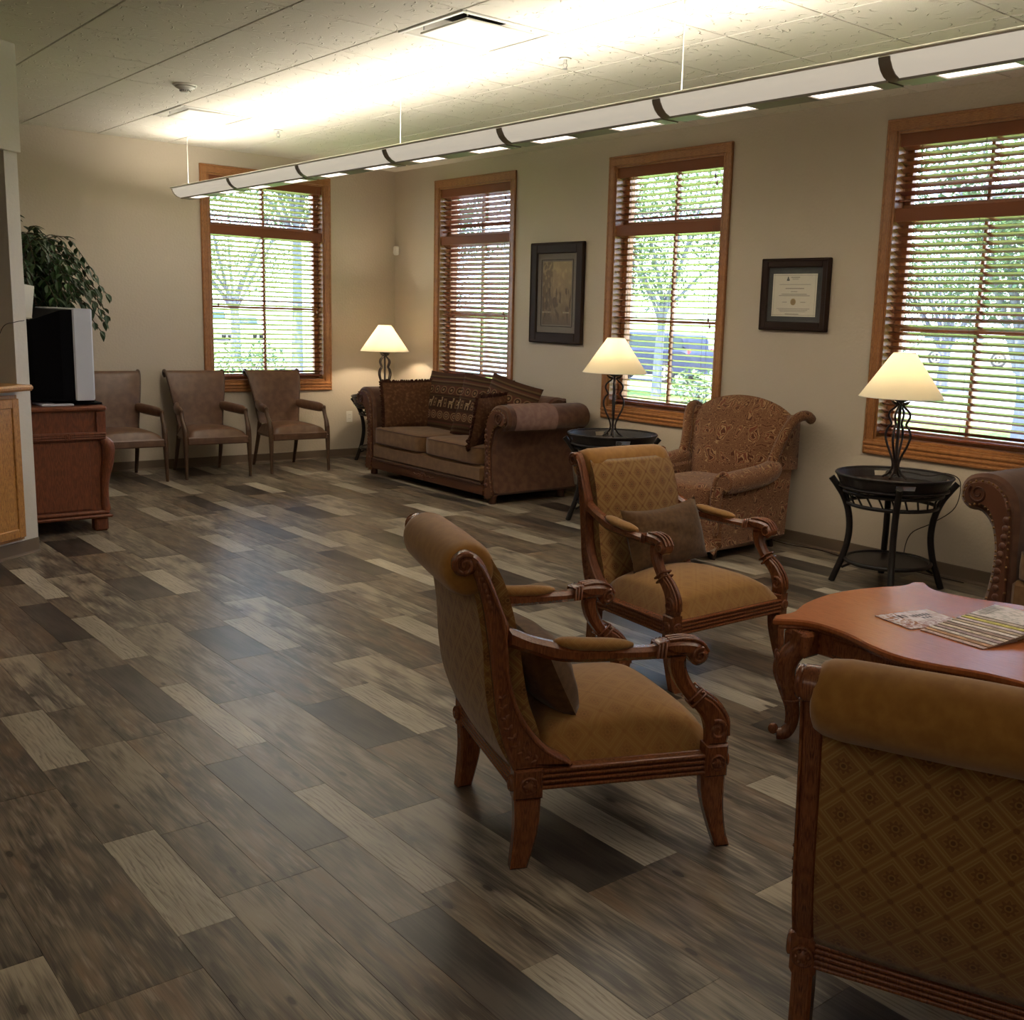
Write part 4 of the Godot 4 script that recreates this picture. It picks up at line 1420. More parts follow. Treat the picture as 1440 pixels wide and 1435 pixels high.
# ------------------------------------------------------------------ carved open-arm chair; local z forward from the rear legs
func make_fauteuil(label: String, at: Vector3, turn: float) -> Node3D:
	var t := thing("carved_armchair", label, "chair", at, turn, "carved open-arm chairs round the coffee table")
	if not TEX.has("fauteuil"):
		var d := {}
		# rear stile with scrolled top and carved foot bracket
		var back := curve2(v2([-0.157, 0.869, -0.131, 0.784, -0.111, 0.665, -0.098, 0.559, -0.085, 0.459, -0.064, 0.373, -0.036, 0.296]), 4)
		var inner := curve2(v2([0.135, 0.300, 0.125, 0.318, 0.057, 0.363, 0.002, 0.43, -0.03, 0.494, -0.05, 0.571, -0.058, 0.65, -0.056, 0.714, -0.068, 0.744, -0.091, 0.804, -0.122, 0.880, -0.145, 0.915, -0.179, 0.930, -0.210, 0.912, -0.216, 0.888, -0.205, 0.868, -0.182, 0.860]), 4)
		var o := back.duplicate()
		o.append_array(inner)
		var b := MB.new().slab(o, 0.046, 0.009)
		b.slab(PackedVector2Array(v2([-0.036, 0.212, 0.048, 0.212, 0.048, 0.302, -0.036, 0.302])), 0.056, 0.006)
		spiral_on(b, Vector2(-0.181, 0.893), 0.031, 1.5, 0.9, 0.023, 0.0078)
		for s in [-1.0, 1.0]:
			var e1 := []
			for p in curve2(v2([-0.150, 0.900, -0.128, 0.868, -0.100, 0.800, -0.078, 0.742, -0.066, 0.66, -0.058, 0.571, -0.038, 0.49, -0.006, 0.424, 0.050, 0.355, 0.115, 0.313]), 4): e1.append(Vector3(s * 0.023, p.y, p.x))
			b.tube(e1, 0.0055, 6)
			var e2 := []
			for p in curve2(v2([-0.150, 0.862, -0.124, 0.784, -0.104, 0.665, -0.091, 0.559, -0.078, 0.459, -0.057, 0.373, -0.030, 0.308]), 4): e2.append(Vector3(s * 0.023, p.y, p.x))
			b.tube(e2, 0.0045, 6)
		d.stile = b.mesh()
		var cv := MB.new()
		for s in [-1.0, 1.0]:
			for k in 9:
				var q := curve2(v2([-0.076, 0.53, -0.068, 0.47, -0.047, 0.41, -0.020, 0.362, 0.018, 0.334, 0.060, 0.318]), 4)
				var qi: int = mini(k * 2 + 1, q.size() - 2)
				var p: Vector2 = q[qi]
				var d1: Vector2 = (q[qi + 1] - q[qi - 1]).normalized()
				for w in [-1.0, 1.0]:
					var tip: Vector2 = p + d1.orthogonal() * w * 0.013 - d1 * 0.010
					cv.tube([Vector3(s * 0.0225, p.y, p.x), Vector3(s * 0.0255, (p.y + tip.y) / 2, (p.x + tip.x) / 2), Vector3(s * 0.0225, tip.y, tip.x)], [0.003, 0.0055, 0.002], 6)
			for k in 7: cv.ball(Vector3(s * 0.0235, 0.868 - k * 0.016, -0.142 + k * 0.006), Vector3(0.004, 0.008, 0.006), 6, 4)
			disc_on(cv, Vector3(s * 0.028, 0.256, 0.006), Vector3(s, 0, 0), 0.027, 0.011)
		disc_on(cv, Vector3(0, 0.256, -0.036), Vector3(0, 0, -1), 0.024, 0.011)
		d.carving = cv.mesh()
		d.rear_leg = MB.new().slab(curve2(v2([-0.033, 0.214, -0.030, 0.126, -0.040, 0.0]), 5) + curve2(v2([0.010, 0.0, 0.038, 0.11, 0.045, 0.214]), 5), 0.044, 0.006).mesh()
		d.front_leg = MB.new().slab(curve2(v2([0.530, 0.236, 0.536, 0.164, 0.561, 0.078, 0.589, 0.0]), 5) + curve2(v2([0.634, 0.0, 0.618, 0.054, 0.607, 0.14, 0.608, 0.236]), 5), 0.046, 0.007).mesh()
		# arm with its scrolled hand
		var arm_o := curve2(v2([-0.062, 0.716, 0.003, 0.685, 0.079, 0.662, 0.14, 0.647, 0.304, 0.637, 0.367, 0.637, 0.391, 0.648, 0.463, 0.649, 0.505, 0.638, 0.527, 0.614, 0.524, 0.592, 0.503, 0.578, 0.484, 0.584, 0.470, 0.600]), 4)
		arm_o.append_array(curve2(v2([0.40, 0.598, 0.274, 0.599, 0.157, 0.602, 0.08, 0.610, 0.004, 0.636, -0.062, 0.660]), 4))
		b = MB.new().slab(arm_o, 0.046, 0.012)
		b.slab(curve2(v2([0.375, 0.640, 0.40, 0.652, 0.463, 0.652, 0.506, 0.641, 0.531, 0.614, 0.526, 0.588, 0.502, 0.574, 0.480, 0.583, 0.474, 0.604, 0.42, 0.612]), 4, true), 0.062, 0.012)
		spiral_on(b, Vector2(0.502, 0.606), 0.024, 1.5, 1.2, 0.031, 0.0062)
		for k in 3: b.tube([Vector3(-0.032, 0.606, 0.372 + k * 0.011), Vector3(-0.028, 0.642 + k * 0.003, 0.376 + k * 0.011), Vector3(0.028, 0.642 + k * 0.003, 0.376 + k * 0.011), Vector3(0.032, 0.606, 0.372 + k * 0.011)], 0.005, 6)
		for k in 3: b.tube(curve3([Vector3(-0.018 + 0.018 * k, 0.652, 0.41), Vector3(-0.018 + 0.018 * k, 0.655, 0.463), Vector3(-0.018 + 0.018 * k, 0.644, 0.507), Vector3(-0.018 + 0.018 * k, 0.614, 0.532)], 4), 0.006, 6)
		d.arm = b.mesh()
		d.pad = MB.new().tube(curve3([Vector3(0, 0.664, 0.075), Vector3(0, 0.652, 0.15), Vector3(0, 0.646, 0.23), Vector3(0, 0.642, 0.306)], 4), [0.006, 0.014, 0.017, 0.019, 0.019, 0.019, 0.019, 0.019, 0.019, 0.018, 0.016, 0.013, 0.006], 12, true, false, Vector3.UP, 1.45).mesh()
		# S-shaped arm support
		var sup := curve2(v2([0.419, 0.602, 0.419, 0.572, 0.437, 0.523, 0.481, 0.464, 0.526, 0.412, 0.541, 0.365, 0.543, 0.322]), 4)
		sup.append_array(curve2(v2([0.606, 0.322, 0.614, 0.356, 0.606, 0.397, 0.565, 0.458, 0.504, 0.502, 0.470, 0.560, 0.466, 0.602]), 4))
		b = MB.new().slab(sup, 0.044, 0.010)
		b.slab(PackedVector2Array(v2([0.538, 0.228, 0.610, 0.228, 0.610, 0.328, 0.538, 0.328])), 0.056, 0.006)
		spiral_on(b, Vector2(0.573, 0.372), 0.030, 1.5, 2.0, 0.022, 0.0075, -1.0)
		for k in 2: b.tube([Vector3(-0.026, 0.452 + k * 0.016, 0.489 - k * 0.013), Vector3(-0.026, 0.488 + k * 0.016, 0.528 - k * 0.013), Vector3(0.026, 0.488 + k * 0.016, 0.528 - k * 0.013), Vector3(0.026, 0.452 + k * 0.016, 0.489 - k * 0.013)], 0.005, 6, false, true)
		for s in [-1.0, 1.0]:
			disc_on(b, Vector3(s * 0.028, 0.276, 0.574), Vector3(s, 0, 0), 0.025, 0.011)
			b.tube(curve3([Vector3(s * 0.012, 0.49, 0.515), Vector3(s * 0.012, 0.452, 0.568), Vector3(s * 0.012, 0.40, 0.605), Vector3(s * 0.012, 0.35, 0.612)], 4), 0.006, 6)
		b.tube(curve3([Vector3(0, 0.495, 0.52), Vector3(0, 0.455, 0.573), Vector3(0, 0.40, 0.611), Vector3(0, 0.35, 0.616)], 4), 0.007, 6)
		disc_on(b, Vector3(0, 0.276, 0.610), Vector3(0, 0, 1), 0.024, 0.007)
		d.support = b.mesh()
		# reeded rails
		b = MB.new().box(Vector3(0, 0.265, 0.295), Vector3(0.03, 0.066, 0.51), 0.003)
		for k in 4:
			for s in [-1.0, 1.0]: b.tube([Vector3(s * 0.017, 0.241 + k * 0.0165, 0.045), Vector3(s * 0.017, 0.243 + k * 0.0165, 0.545)], 0.0072, 6, false)
		d.side_rail = b.mesh()
		b = MB.new().box(Vector3(0, 0.272, 0.585), Vector3(0.64, 0.066, 0.03), 0.003)
		for k in 4: b.tube([Vector3(-0.325, 0.249 + k * 0.0165, 0.602), Vector3(0.325, 0.249 + k * 0.0165, 0.602)], 0.0072, 6, false)
		d.front_rail = b.mesh()
		b = MB.new().box(Vector3(0, 0.257, -0.008), Vector3(0.54, 0.062, 0.034), 0.003)
		for k in 5: b.tube([Vector3(-0.262, 0.233 + k * 0.0125, -0.027), Vector3(0.262, 0.233 + k * 0.0125, -0.027)], 0.0058, 6, false)
		d.back_rail = b.mesh()
		# upholstered back
		var loop: Array = curve2(v2([-0.030, 0.288, -0.068, 0.36, -0.098, 0.45, -0.113, 0.55, -0.120, 0.66, -0.138, 0.77, -0.155, 0.83]), 3)
		loop.append_array(curve2(v2([-0.10, 0.90, -0.066, 0.84, -0.040, 0.76, -0.020, 0.67, -0.004, 0.57, 0.014, 0.48, 0.045, 0.39, 0.055, 0.30]), 3))
		var rows := []
		for i in 13:
			var u := -1.0 + 2.0 * i / 12.0
			var r := PackedVector3Array()
			for k in loop.size():
				var q: Vector2 = loop[k]
				var bulge := (1.0 - u * u) * (-0.012 if k < 19 else 0.020)
				r.append(Vector3(u * (0.266 + 0.105 * q.x), q.y, q.x + bulge))
			rows.append(r)
		b = MB.new().grid(rows, true)
		b.fan(rows[0], true)
		b.fan(rows[12])
		d.back = b.mesh()
		var rp := []
		for q in [[0.0, -0.264], [0.050, -0.263], [0.064, -0.256], [0.072, -0.240], [0.077, -0.205], [0.079, 0.0], [0.077, 0.205], [0.072, 0.240], [0.064, 0.256], [0.050, 0.263], [0.0, 0.264]]: rp.append(q)
		b = MB.new().lathe(rp, 28)
		b.moved(Transform3D(Basis(Vector3(0, 1, 0), Vector3(-1, 0, 0), Vector3(0, 0, 1)), Vector3(0, 0.868, -0.158)))
		d.roll = b.mesh()
		var ple := MB.new()
		for s in [-1.0, 1.0]:
			for k in 12:
				var a := TAU * k / 12
				ple.tube([Vector3(s * 0.260, 0.868 + sin(a) * 0.034, -0.158 + cos(a) * 0.034), Vector3(s * 0.250, 0.868 + sin(a) * 0.055, -0.158 + cos(a) * 0.055), Vector3(s * 0.222, 0.868 + sin(a) * 0.068, -0.158 + cos(a) * 0.068)], [0.004, 0.006, 0.001], 5)
		d.pleats = ple.mesh()
		# seat
		rows = []
		for i in 17:
			var w := -1.0 + 2.0 * i / 16.0
			var s := 0.315 + 0.278 * w
			var r := PackedVector3Array()
			for j in 17:
				var u := -1.0 + 2.0 * j / 16.0
				var y := 0.296 + 0.100 * pow(maxf(0.0, (1.0 - pow(absf(u), 5)) * (1.0 - pow(absf(w), 5))), 0.4) + 0.042 * (1.0 - u * u) * (1.0 - w * w)
				r.append(Vector3(u * (0.268 + 0.105 * s), y, s))
			rows.append(r)
		b = MB.new().grid(rows, false, false, true)
		d.seat = b.mesh()
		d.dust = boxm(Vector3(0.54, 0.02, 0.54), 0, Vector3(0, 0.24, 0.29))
		TEX.fauteuil = d
	var d: Dictionary = TEX.fauteuil
	for s in [-1.0, 1.0]:
		var a: float = s * 0.1046
		var p := Vector3(s * 0.286, 0, 0)
		var st := part("stile", d.stile, MAT.cherry, t, p, a)
		part("carving", d.carving, MAT.cherry, st).set_meta("kind", "stuff")
		part("leg", d.rear_leg, MAT.cherry, t, p, a)
		part("leg", d.front_leg, MAT.cherry, t, p, a)
		part("arm", d.arm, MAT.cherry, t, p, a)
		part("arm_pad", d.pad, MAT.damask_seat, t, p, a)
		part("arm_support", d.support, MAT.cherry, t, p, a)
		part("side_rail", d.side_rail, MAT.cherry, t, p, a)
	part("front_rail", d.front_rail, MAT.cherry, t)
	part("back_rail", d.back_rail, MAT.cherry, t)
	part("backrest", d.back, MAT.damask, t)
	var ro := part("head_roll", d.roll, MAT.gold_chenille, t)
	part("pleats", d.pleats, MAT.gold_chenille, ro).set_meta("kind", "stuff")
	part("seat", d.seat, MAT.damask_seat, t)
	part("dust_cover", d.dust, MAT.mat_black, t)
	return t

# ------------------------------------------------------------------ leather side chair; local z forward, origin on the floor below the back legs
func make_side_chair(label: String, at: Vector3, turn: float) -> void:
	var t := thing("leather_side_chair", label, "chair", at, turn, "brown leather chairs along the end wall")
	# back: scrolled over, narrowing downwards
	var prof := curve2(v2([0.185, 0.43, 0.165, 0.52, 0.145, 0.64, 0.12, 0.76, 0.085, 0.86, 0.055, 0.915, 0.015, 0.938, -0.02, 0.925, -0.03, 0.898, -0.01, 0.880]), 3)
	var rows := []
	for k in prof.size():
		var q: Vector2 = prof[k]
		var hw := lerpf(0.192, 0.262, clampf((q.y - 0.43) / 0.5, 0.0, 1.0))
		var r := PackedVector3Array()
		for j in 11:
			var u := -1.0 + 2.0 * j / 10.0
			r.append(Vector3(u * hw, q.y, q.x + 0.018 * (1.0 - pow(u, 4)) * (1.0 if k < 18 else 0.2)))
		rows.append(r)
	var b := MB.new().grid(rows, false, false, false)
	var back := []
	for k in prof.size():
		var q: Vector2 = prof[k]
		var hw := lerpf(0.192, 0.262, clampf((q.y - 0.43) / 0.5, 0.0, 1.0))
		var dz := 0.045 * (1.0 - float(k) / (prof.size() - 1))
		back.append(PackedVector3Array([Vector3(-hw, q.y - (0.0 if k < 18 else 0.004), q.x - dz), Vector3(hw, q.y - (0.0 if k < 18 else 0.004), q.x - dz)]))
	b.grid(back, false, false, true)
	part("backrest", b.mesh(), MAT.leather, t)
	for s in [-1.0, 1.0]:
		# wooden back stile with its little scroll, and the rear leg below it
		var path := []
		for k in prof.size():
			var q: Vector2 = prof[k]
			path.append(Vector3(s * (lerpf(0.192, 0.262, clampf((q.y - 0.43) / 0.5, 0.0, 1.0)) + 0.006), q.y, q.x - 0.012))
		part("stile", MB.new().tube(path, 0.013, 8, true, false, Vector3(0, 0, 1), 1.0).mesh(), MAT.taupe_wood, t)
		part("leg", MB.new().tube([Vector3(s * 0.195, 0.44, 0.165), Vector3(s * 0.2, 0.30, 0.14), Vector3(s * 0.205, 0.15, 0.09), Vector3(s * 0.21, 0.0, 0.03)], [0.022, 0.021, 0.018, 0.015], 8).mesh(), MAT.taupe_wood, t)
		# front leg rising into the arm post
		part("leg", MB.new().tube([Vector3(s * 0.290, 0.0, 0.672), Vector3(s * 0.288, 0.16, 0.668), Vector3(s * 0.286, 0.33, 0.662), Vector3(s * 0.286, 0.43, 0.652)], [0.013, 0.018, 0.025, 0.026], 8).mesh(), MAT.taupe_wood, t)
		part("arm_post", MB.new().tube(curve3([Vector3(s * 0.286, 0.42, 0.652), Vector3(s * 0.288, 0.48, 0.632), Vector3(s * 0.291, 0.54, 0.592), Vector3(s * 0.292, 0.59, 0.574), Vector3(s * 0.292, 0.62, 0.585)], 4), [0.026, 0.025, 0.024, 0.023, 0.022, 0.021, 0.020, 0.020, 0.020, 0.020, 0.020, 0.020, 0.020, 0.019, 0.018, 0.016, 0.012], 8).mesh(), MAT.taupe_wood, t)
		part("arm_pad", MB.new().tube(curve3([Vector3(s * 0.205, 0.618, 0.145), Vector3(s * 0.245, 0.608, 0.28), Vector3(s * 0.280, 0.602, 0.43), Vector3(s * 0.292, 0.600, 0.575)], 4), [0.036, 0.042, 0.045, 0.046, 0.046, 0.046, 0.046, 0.046, 0.046, 0.045, 0.043, 0.036, 0.018], 12, true, false, Vector3.UP, 0.62).mesh(), MAT.leather, t)
	# seat: wide at the front
	rows = []
	for i in 15:
		var w := -1.0 + 2.0 * i / 14.0
		var z := 0.415 + 0.275 * w
		var r := PackedVector3Array()
		for j in 15:
			var u := -1.0 + 2.0 * j / 14.0
			var y := 0.345 + 0.085 * pow(maxf(0.0, (1.0 - pow(absf(u), 6)) * (1.0 - pow(absf(w), 6))), 0.35) + 0.035 * (1.0 - u * u) * (1.0 - w * w * 0.7)
			r.append(Vector3(u * lerpf(0.215, 0.285, (w + 1.0) / 2.0), y, z))
		rows.append(r)
	part("seat", MB.new().grid(rows, false, false, true).mesh(), MAT.leather, t)
	part("apron", MB.new().slab(PackedVector2Array(v2([0.15, 0.315, 0.675, 0.315, 0.675, 0.36, 0.15, 0.36])), 0.42, 0.004).mesh(), MAT.leather, t)
	part("seat_front", boxm(Vector3(0.55, 0.07, 0.03), 0.01, Vector3(0, 0.345, 0.674)), MAT.leather, t)

# ------------------------------------------------------------------ paisley wing chair; local z forward, origin on the floor at the middle of the back
func make_wing_chair() -> void:
	var t := thing("wing_chair", "paisley upholstered wing chair with rolled arms beside the certificate wall", "chair", Vector3(-0.20, 0, 5.19), deg_to_rad(-84.0))
	# body down to the skirt
	var b := MB.new()
	b.slab(curve2(v2([0.02, 0.07, 0.80, 0.07, 0.81, 0.10, 0.80, 0.33, 0.78, 0.36, 0.04, 0.36, 0.0, 0.30]), 3, true), 0.74, 0.03)
	part("base", b.mesh(), MAT.paisley, t)
	var c := part("seat_cushion", cushion_mesh(Vector3(0.60, 0.15, 0.62), 0.02), MAT.paisley, t, Vector3(0, 0.41, 0.50))
	c.set_meta("label", "paisley seat cushion")
	# back: domed top, wrapped
	var rows := []
	for i in 15:
		var v := float(i) / 14.0
		var r := PackedVector3Array()
		for j in 19:
			var u := -1.0 + 2.0 * j / 18.0
			var top := 1.045 - 0.085 * u * u - 0.02 * pow(absf(u), 6)
			var y := lerpf(0.36, top, v)
			var hw := lerpf(0.29, 0.385, smoothstep(0.0, 1.0, v))
			var z := lerpf(0.27, 0.075, pow(v, 1.1)) + 0.05 * (1.0 - pow(absf(u), 3)) * sin(PI * clampf(v, 0.02, 0.98)) - 0.04 * pow(v, 10)
			r.append(Vector3(u * hw, y, z))
		rows.append(r)
	b = MB.new().grid(rows, false, false, false)
	var rear := []
	for i in 15:
		var v := float(i) / 14.0
		var r := PackedVector3Array()
		for j in 19:
			var u := -1.0 + 2.0 * j / 18.0
			var top := 1.045 - 0.085 * u * u - 0.02 * pow(absf(u), 6)
			var hw := lerpf(0.33, 0.385, v)
			r.append(Vector3(u * hw, lerpf(0.30, top, v), lerpf(0.03, -0.10, v) + 0.14 * pow(v, 12)))
		rear.append(r)
	b.grid(rear, false, false, true)
	part("backrest", b.mesh(), MAT.paisley, t)
	for s in [-1.0, 1.0]:
		# wing: swept roll from the top corner down into the arm
		var path := curve3([Vector3(s * 0.475, 0.905, -0.09), Vector3(s * 0.478, 0.935, -0.02), Vector3(s * 0.462, 0.925, 0.055), Vector3(s * 0.435, 0.87, 0.115), Vector3(s * 0.405, 0.76, 0.165), Vector3(s * 0.385, 0.64, 0.215), Vector3(s * 0.385, 0.56, 0.27)], 4)
		part("wing_roll", MB.new().tube(path, 0.036, 10).mesh(), MAT.paisley, t)
		var wing := MB.new()
		var wr := []
		for k in path.size():
			var p: Vector3 = path[k]
			wr.append(PackedVector3Array([p + Vector3(s * 0.02, 0, -0.01), Vector3(s * 0.40, minf(p.y - 0.01, 0.97), -0.075), Vector3(s * 0.355, minf(p.y - 0.01, 0.97), -0.07), Vector3(s * 0.335, minf(p.y, 0.97), 0.06), p - Vector3(s * 0.025, 0, 0.01)]))
		wing.grid(wr, true, false, s > 0)
		part("wing", wing.mesh(), MAT.paisley, t)
		# arm: fat roll ending in a scrolled front
		var arm := curve3([Vector3(s * 0.385, 0.58, 0.18), Vector3(s * 0.395, 0.545, 0.34), Vector3(s * 0.400, 0.53, 0.56), Vector3(s * 0.400, 0.52, 0.80)], 4)
		part("arm", MB.new().tube(arm, [0.05, 0.066, 0.072, 0.074, 0.075, 0.075, 0.075, 0.075, 0.075, 0.075, 0.074, 0.072, 0.068], 16, true, false, Vector3.UP, 1.0).mesh(), MAT.paisley, t)
		part("arm_side", MB.new().slab(PackedVector2Array(v2([0.0, 0.075, 0.795, 0.075, 0.795, 0.52, 0.20, 0.56, 0.02, 0.86, -0.07, 0.92])), 0.085, 0.02, s * 0.345).mesh(), MAT.paisley, t)
		var scroll := MB.new()
		scroll.tube(curve3([Vector3(s * 0.345, 0.25, 0.815), Vector3(s * 0.338, 0.36, 0.82), Vector3(s * 0.335, 0.46, 0.82), Vector3(s * 0.350, 0.545, 0.815), Vector3(s * 0.400, 0.588, 0.81), Vector3(s * 0.452, 0.560, 0.805), Vector3(s * 0.458, 0.515, 0.805), Vector3(s * 0.43, 0.485, 0.805)], 4), 0.018, 8)
		part("scroll_welt", scroll.mesh(), MAT.paisley, t)
		var fo := []
		for q in v2([0.345, 0.20, 0.345, 0.47, 0.350, 0.54, 0.395, 0.582, 0.445, 0.555, 0.452, 0.505, 0.41, 0.47, 0.39, 0.40, 0.38, 0.20]): fo.append(Vector2(q.x * s, q.y))
		part("arm_front", prism_z(curve2(fo, 3, true), 0.79, 0.822, 0.008).mesh(), MAT.paisley, t)
		for z in [0.10, 0.74]: part("leg", MB.new().tube([Vector3(s * 0.31, 0.09, z), Vector3(s * 0.315, 0.0, z + (0.02 if z > 0.5 else -0.03))], [0.026, 0.018], 8).mesh(), MAT.dark_walnut, t)

# outline in (x, y), from z0 to z1
func prism_z(outline: PackedVector2Array, z0: float, z1: float, bev := 0.004) -> MB:
	return MB.new().slab(outline, z1 - z0, bev).moved(Transform3D(Basis(Vector3.UP, PI / 2), Vector3(0, 0, (z0 + z1) / 2)))

# outline in (x, z), from y0 to y1
func prism_y(outline: PackedVector2Array, y0: float, y1: float, bev := 0.004) -> MB:
	var o := PackedVector2Array()
	for p in outline: o.append(Vector2(p.y, -p.x))
	return MB.new().slab(o, y1 - y0, bev).moved(Transform3D(Basis(Vector3.BACK, PI / 2), Vector3(0, (y0 + y1) / 2, 0)))

func build_furniture() -> void:
	make_sofa("brown suede loveseat with carved wooden arm fronts and patterned pillows under the corner window", 2.15)
	make_sofa("brown suede sofa with nailhead carved arm front under the window beside the certificate", 8.56)
	sofa_pillows()
	make_wing_chair()
	make_fauteuil("carved gold armchair with a dark bolster, turned away from the leather chairs", Vector3(-4.268, 0, 7.728), deg_to_rad(71.4))
	make_fauteuil("carved gold armchair with a wide brown cushion in front of the wing chair", Vector3(-2.602, 0, 6.625), deg_to_rad(-0.4))
	make_fauteuil("carved gold armchair showing its lozenge-patterned back, next to the coffee table", Vector3(-4.270, 0, 9.262), deg_to_rad(112.0))
	var b := solo("bolster_pillow", "small dark bolster pillow on the seat of the gold armchair", "pillow", pillow_mesh(0.40, 0.25, 0.16, 0.05), MAT.bolster_cloth)
	place(b, Vector3(-4.268, 0, 7.728), deg_to_rad(71.4), Vector3(-0.02, 0.515, 0.125), Vector3(-0.45, 0.02, 0.06))
	b = solo("cushion", "wide brown creased cushion on the armchair in front of the wing chair", "pillow", pillow_mesh(0.50, 0.30, 0.15, 0.05, 18, 0.02), MAT.bolster_cloth)
	place(b, Vector3(-2.602, 0, 6.625), deg_to_rad(-0.4), Vector3(0.045, 0.555, 0.115), Vector3(-0.32, 0.0, 0.05))
	make_side_chair("brown leather armchair at the end wall beside the television cabinet", Vector3(-3.03, 0, 0.085), deg_to_rad(-2.0))
	make_side_chair("brown leather armchair, the middle one of three under the end wall window", Vector3(-2.25, 0, 0.10), deg_to_rad(-4.0))
	make_side_chair("brown leather armchair under the end wall window, closest to the corner lamp", Vector3(-1.465, 0, 0.085), deg_to_rad(-2.0))
	make_tray_table("round black rattan tray table between loveseat and wing chair", Vector3(-0.585, 0, 4.19), 0.3)
	make_tray_table("round black rattan tray table in the corner behind the loveseat", Vector3(-0.42, 0, 0.52), 0.0)
	make_tray_table("round black rattan tray table beside the sofa arm under the certificate window", Vector3(-0.514, 0, 6.637), 0.0)
	make_lamp("wrought iron lamp with cream shade on the corner table behind the loveseat", Vector3(-0.44, 0.655, 0.54), 0.4, 0.16)
	make_lamp("wrought iron lamp with cream shade on the tray table by the loveseat arm", Vector3(-0.585, 0.655, 4.19), 0.9, 0.040)
	make_lamp("wrought iron lamp with cream shade on the tray table by the certificate", Vector3(-0.514, 0.655, 6.637), 0.2, 0.040)
	make_coffee_table()
	make_tv_cabinet()
	make_plant()

# put a thing where a chair's own frame says
func place(o: Node3D, at: Vector3, turn: float, local: Vector3, tilt: Vector3) -> void:
	o.transform = Transform3D(Basis(Vector3.UP, turn), at) * Transform3D(Basis.from_euler(tilt), local)

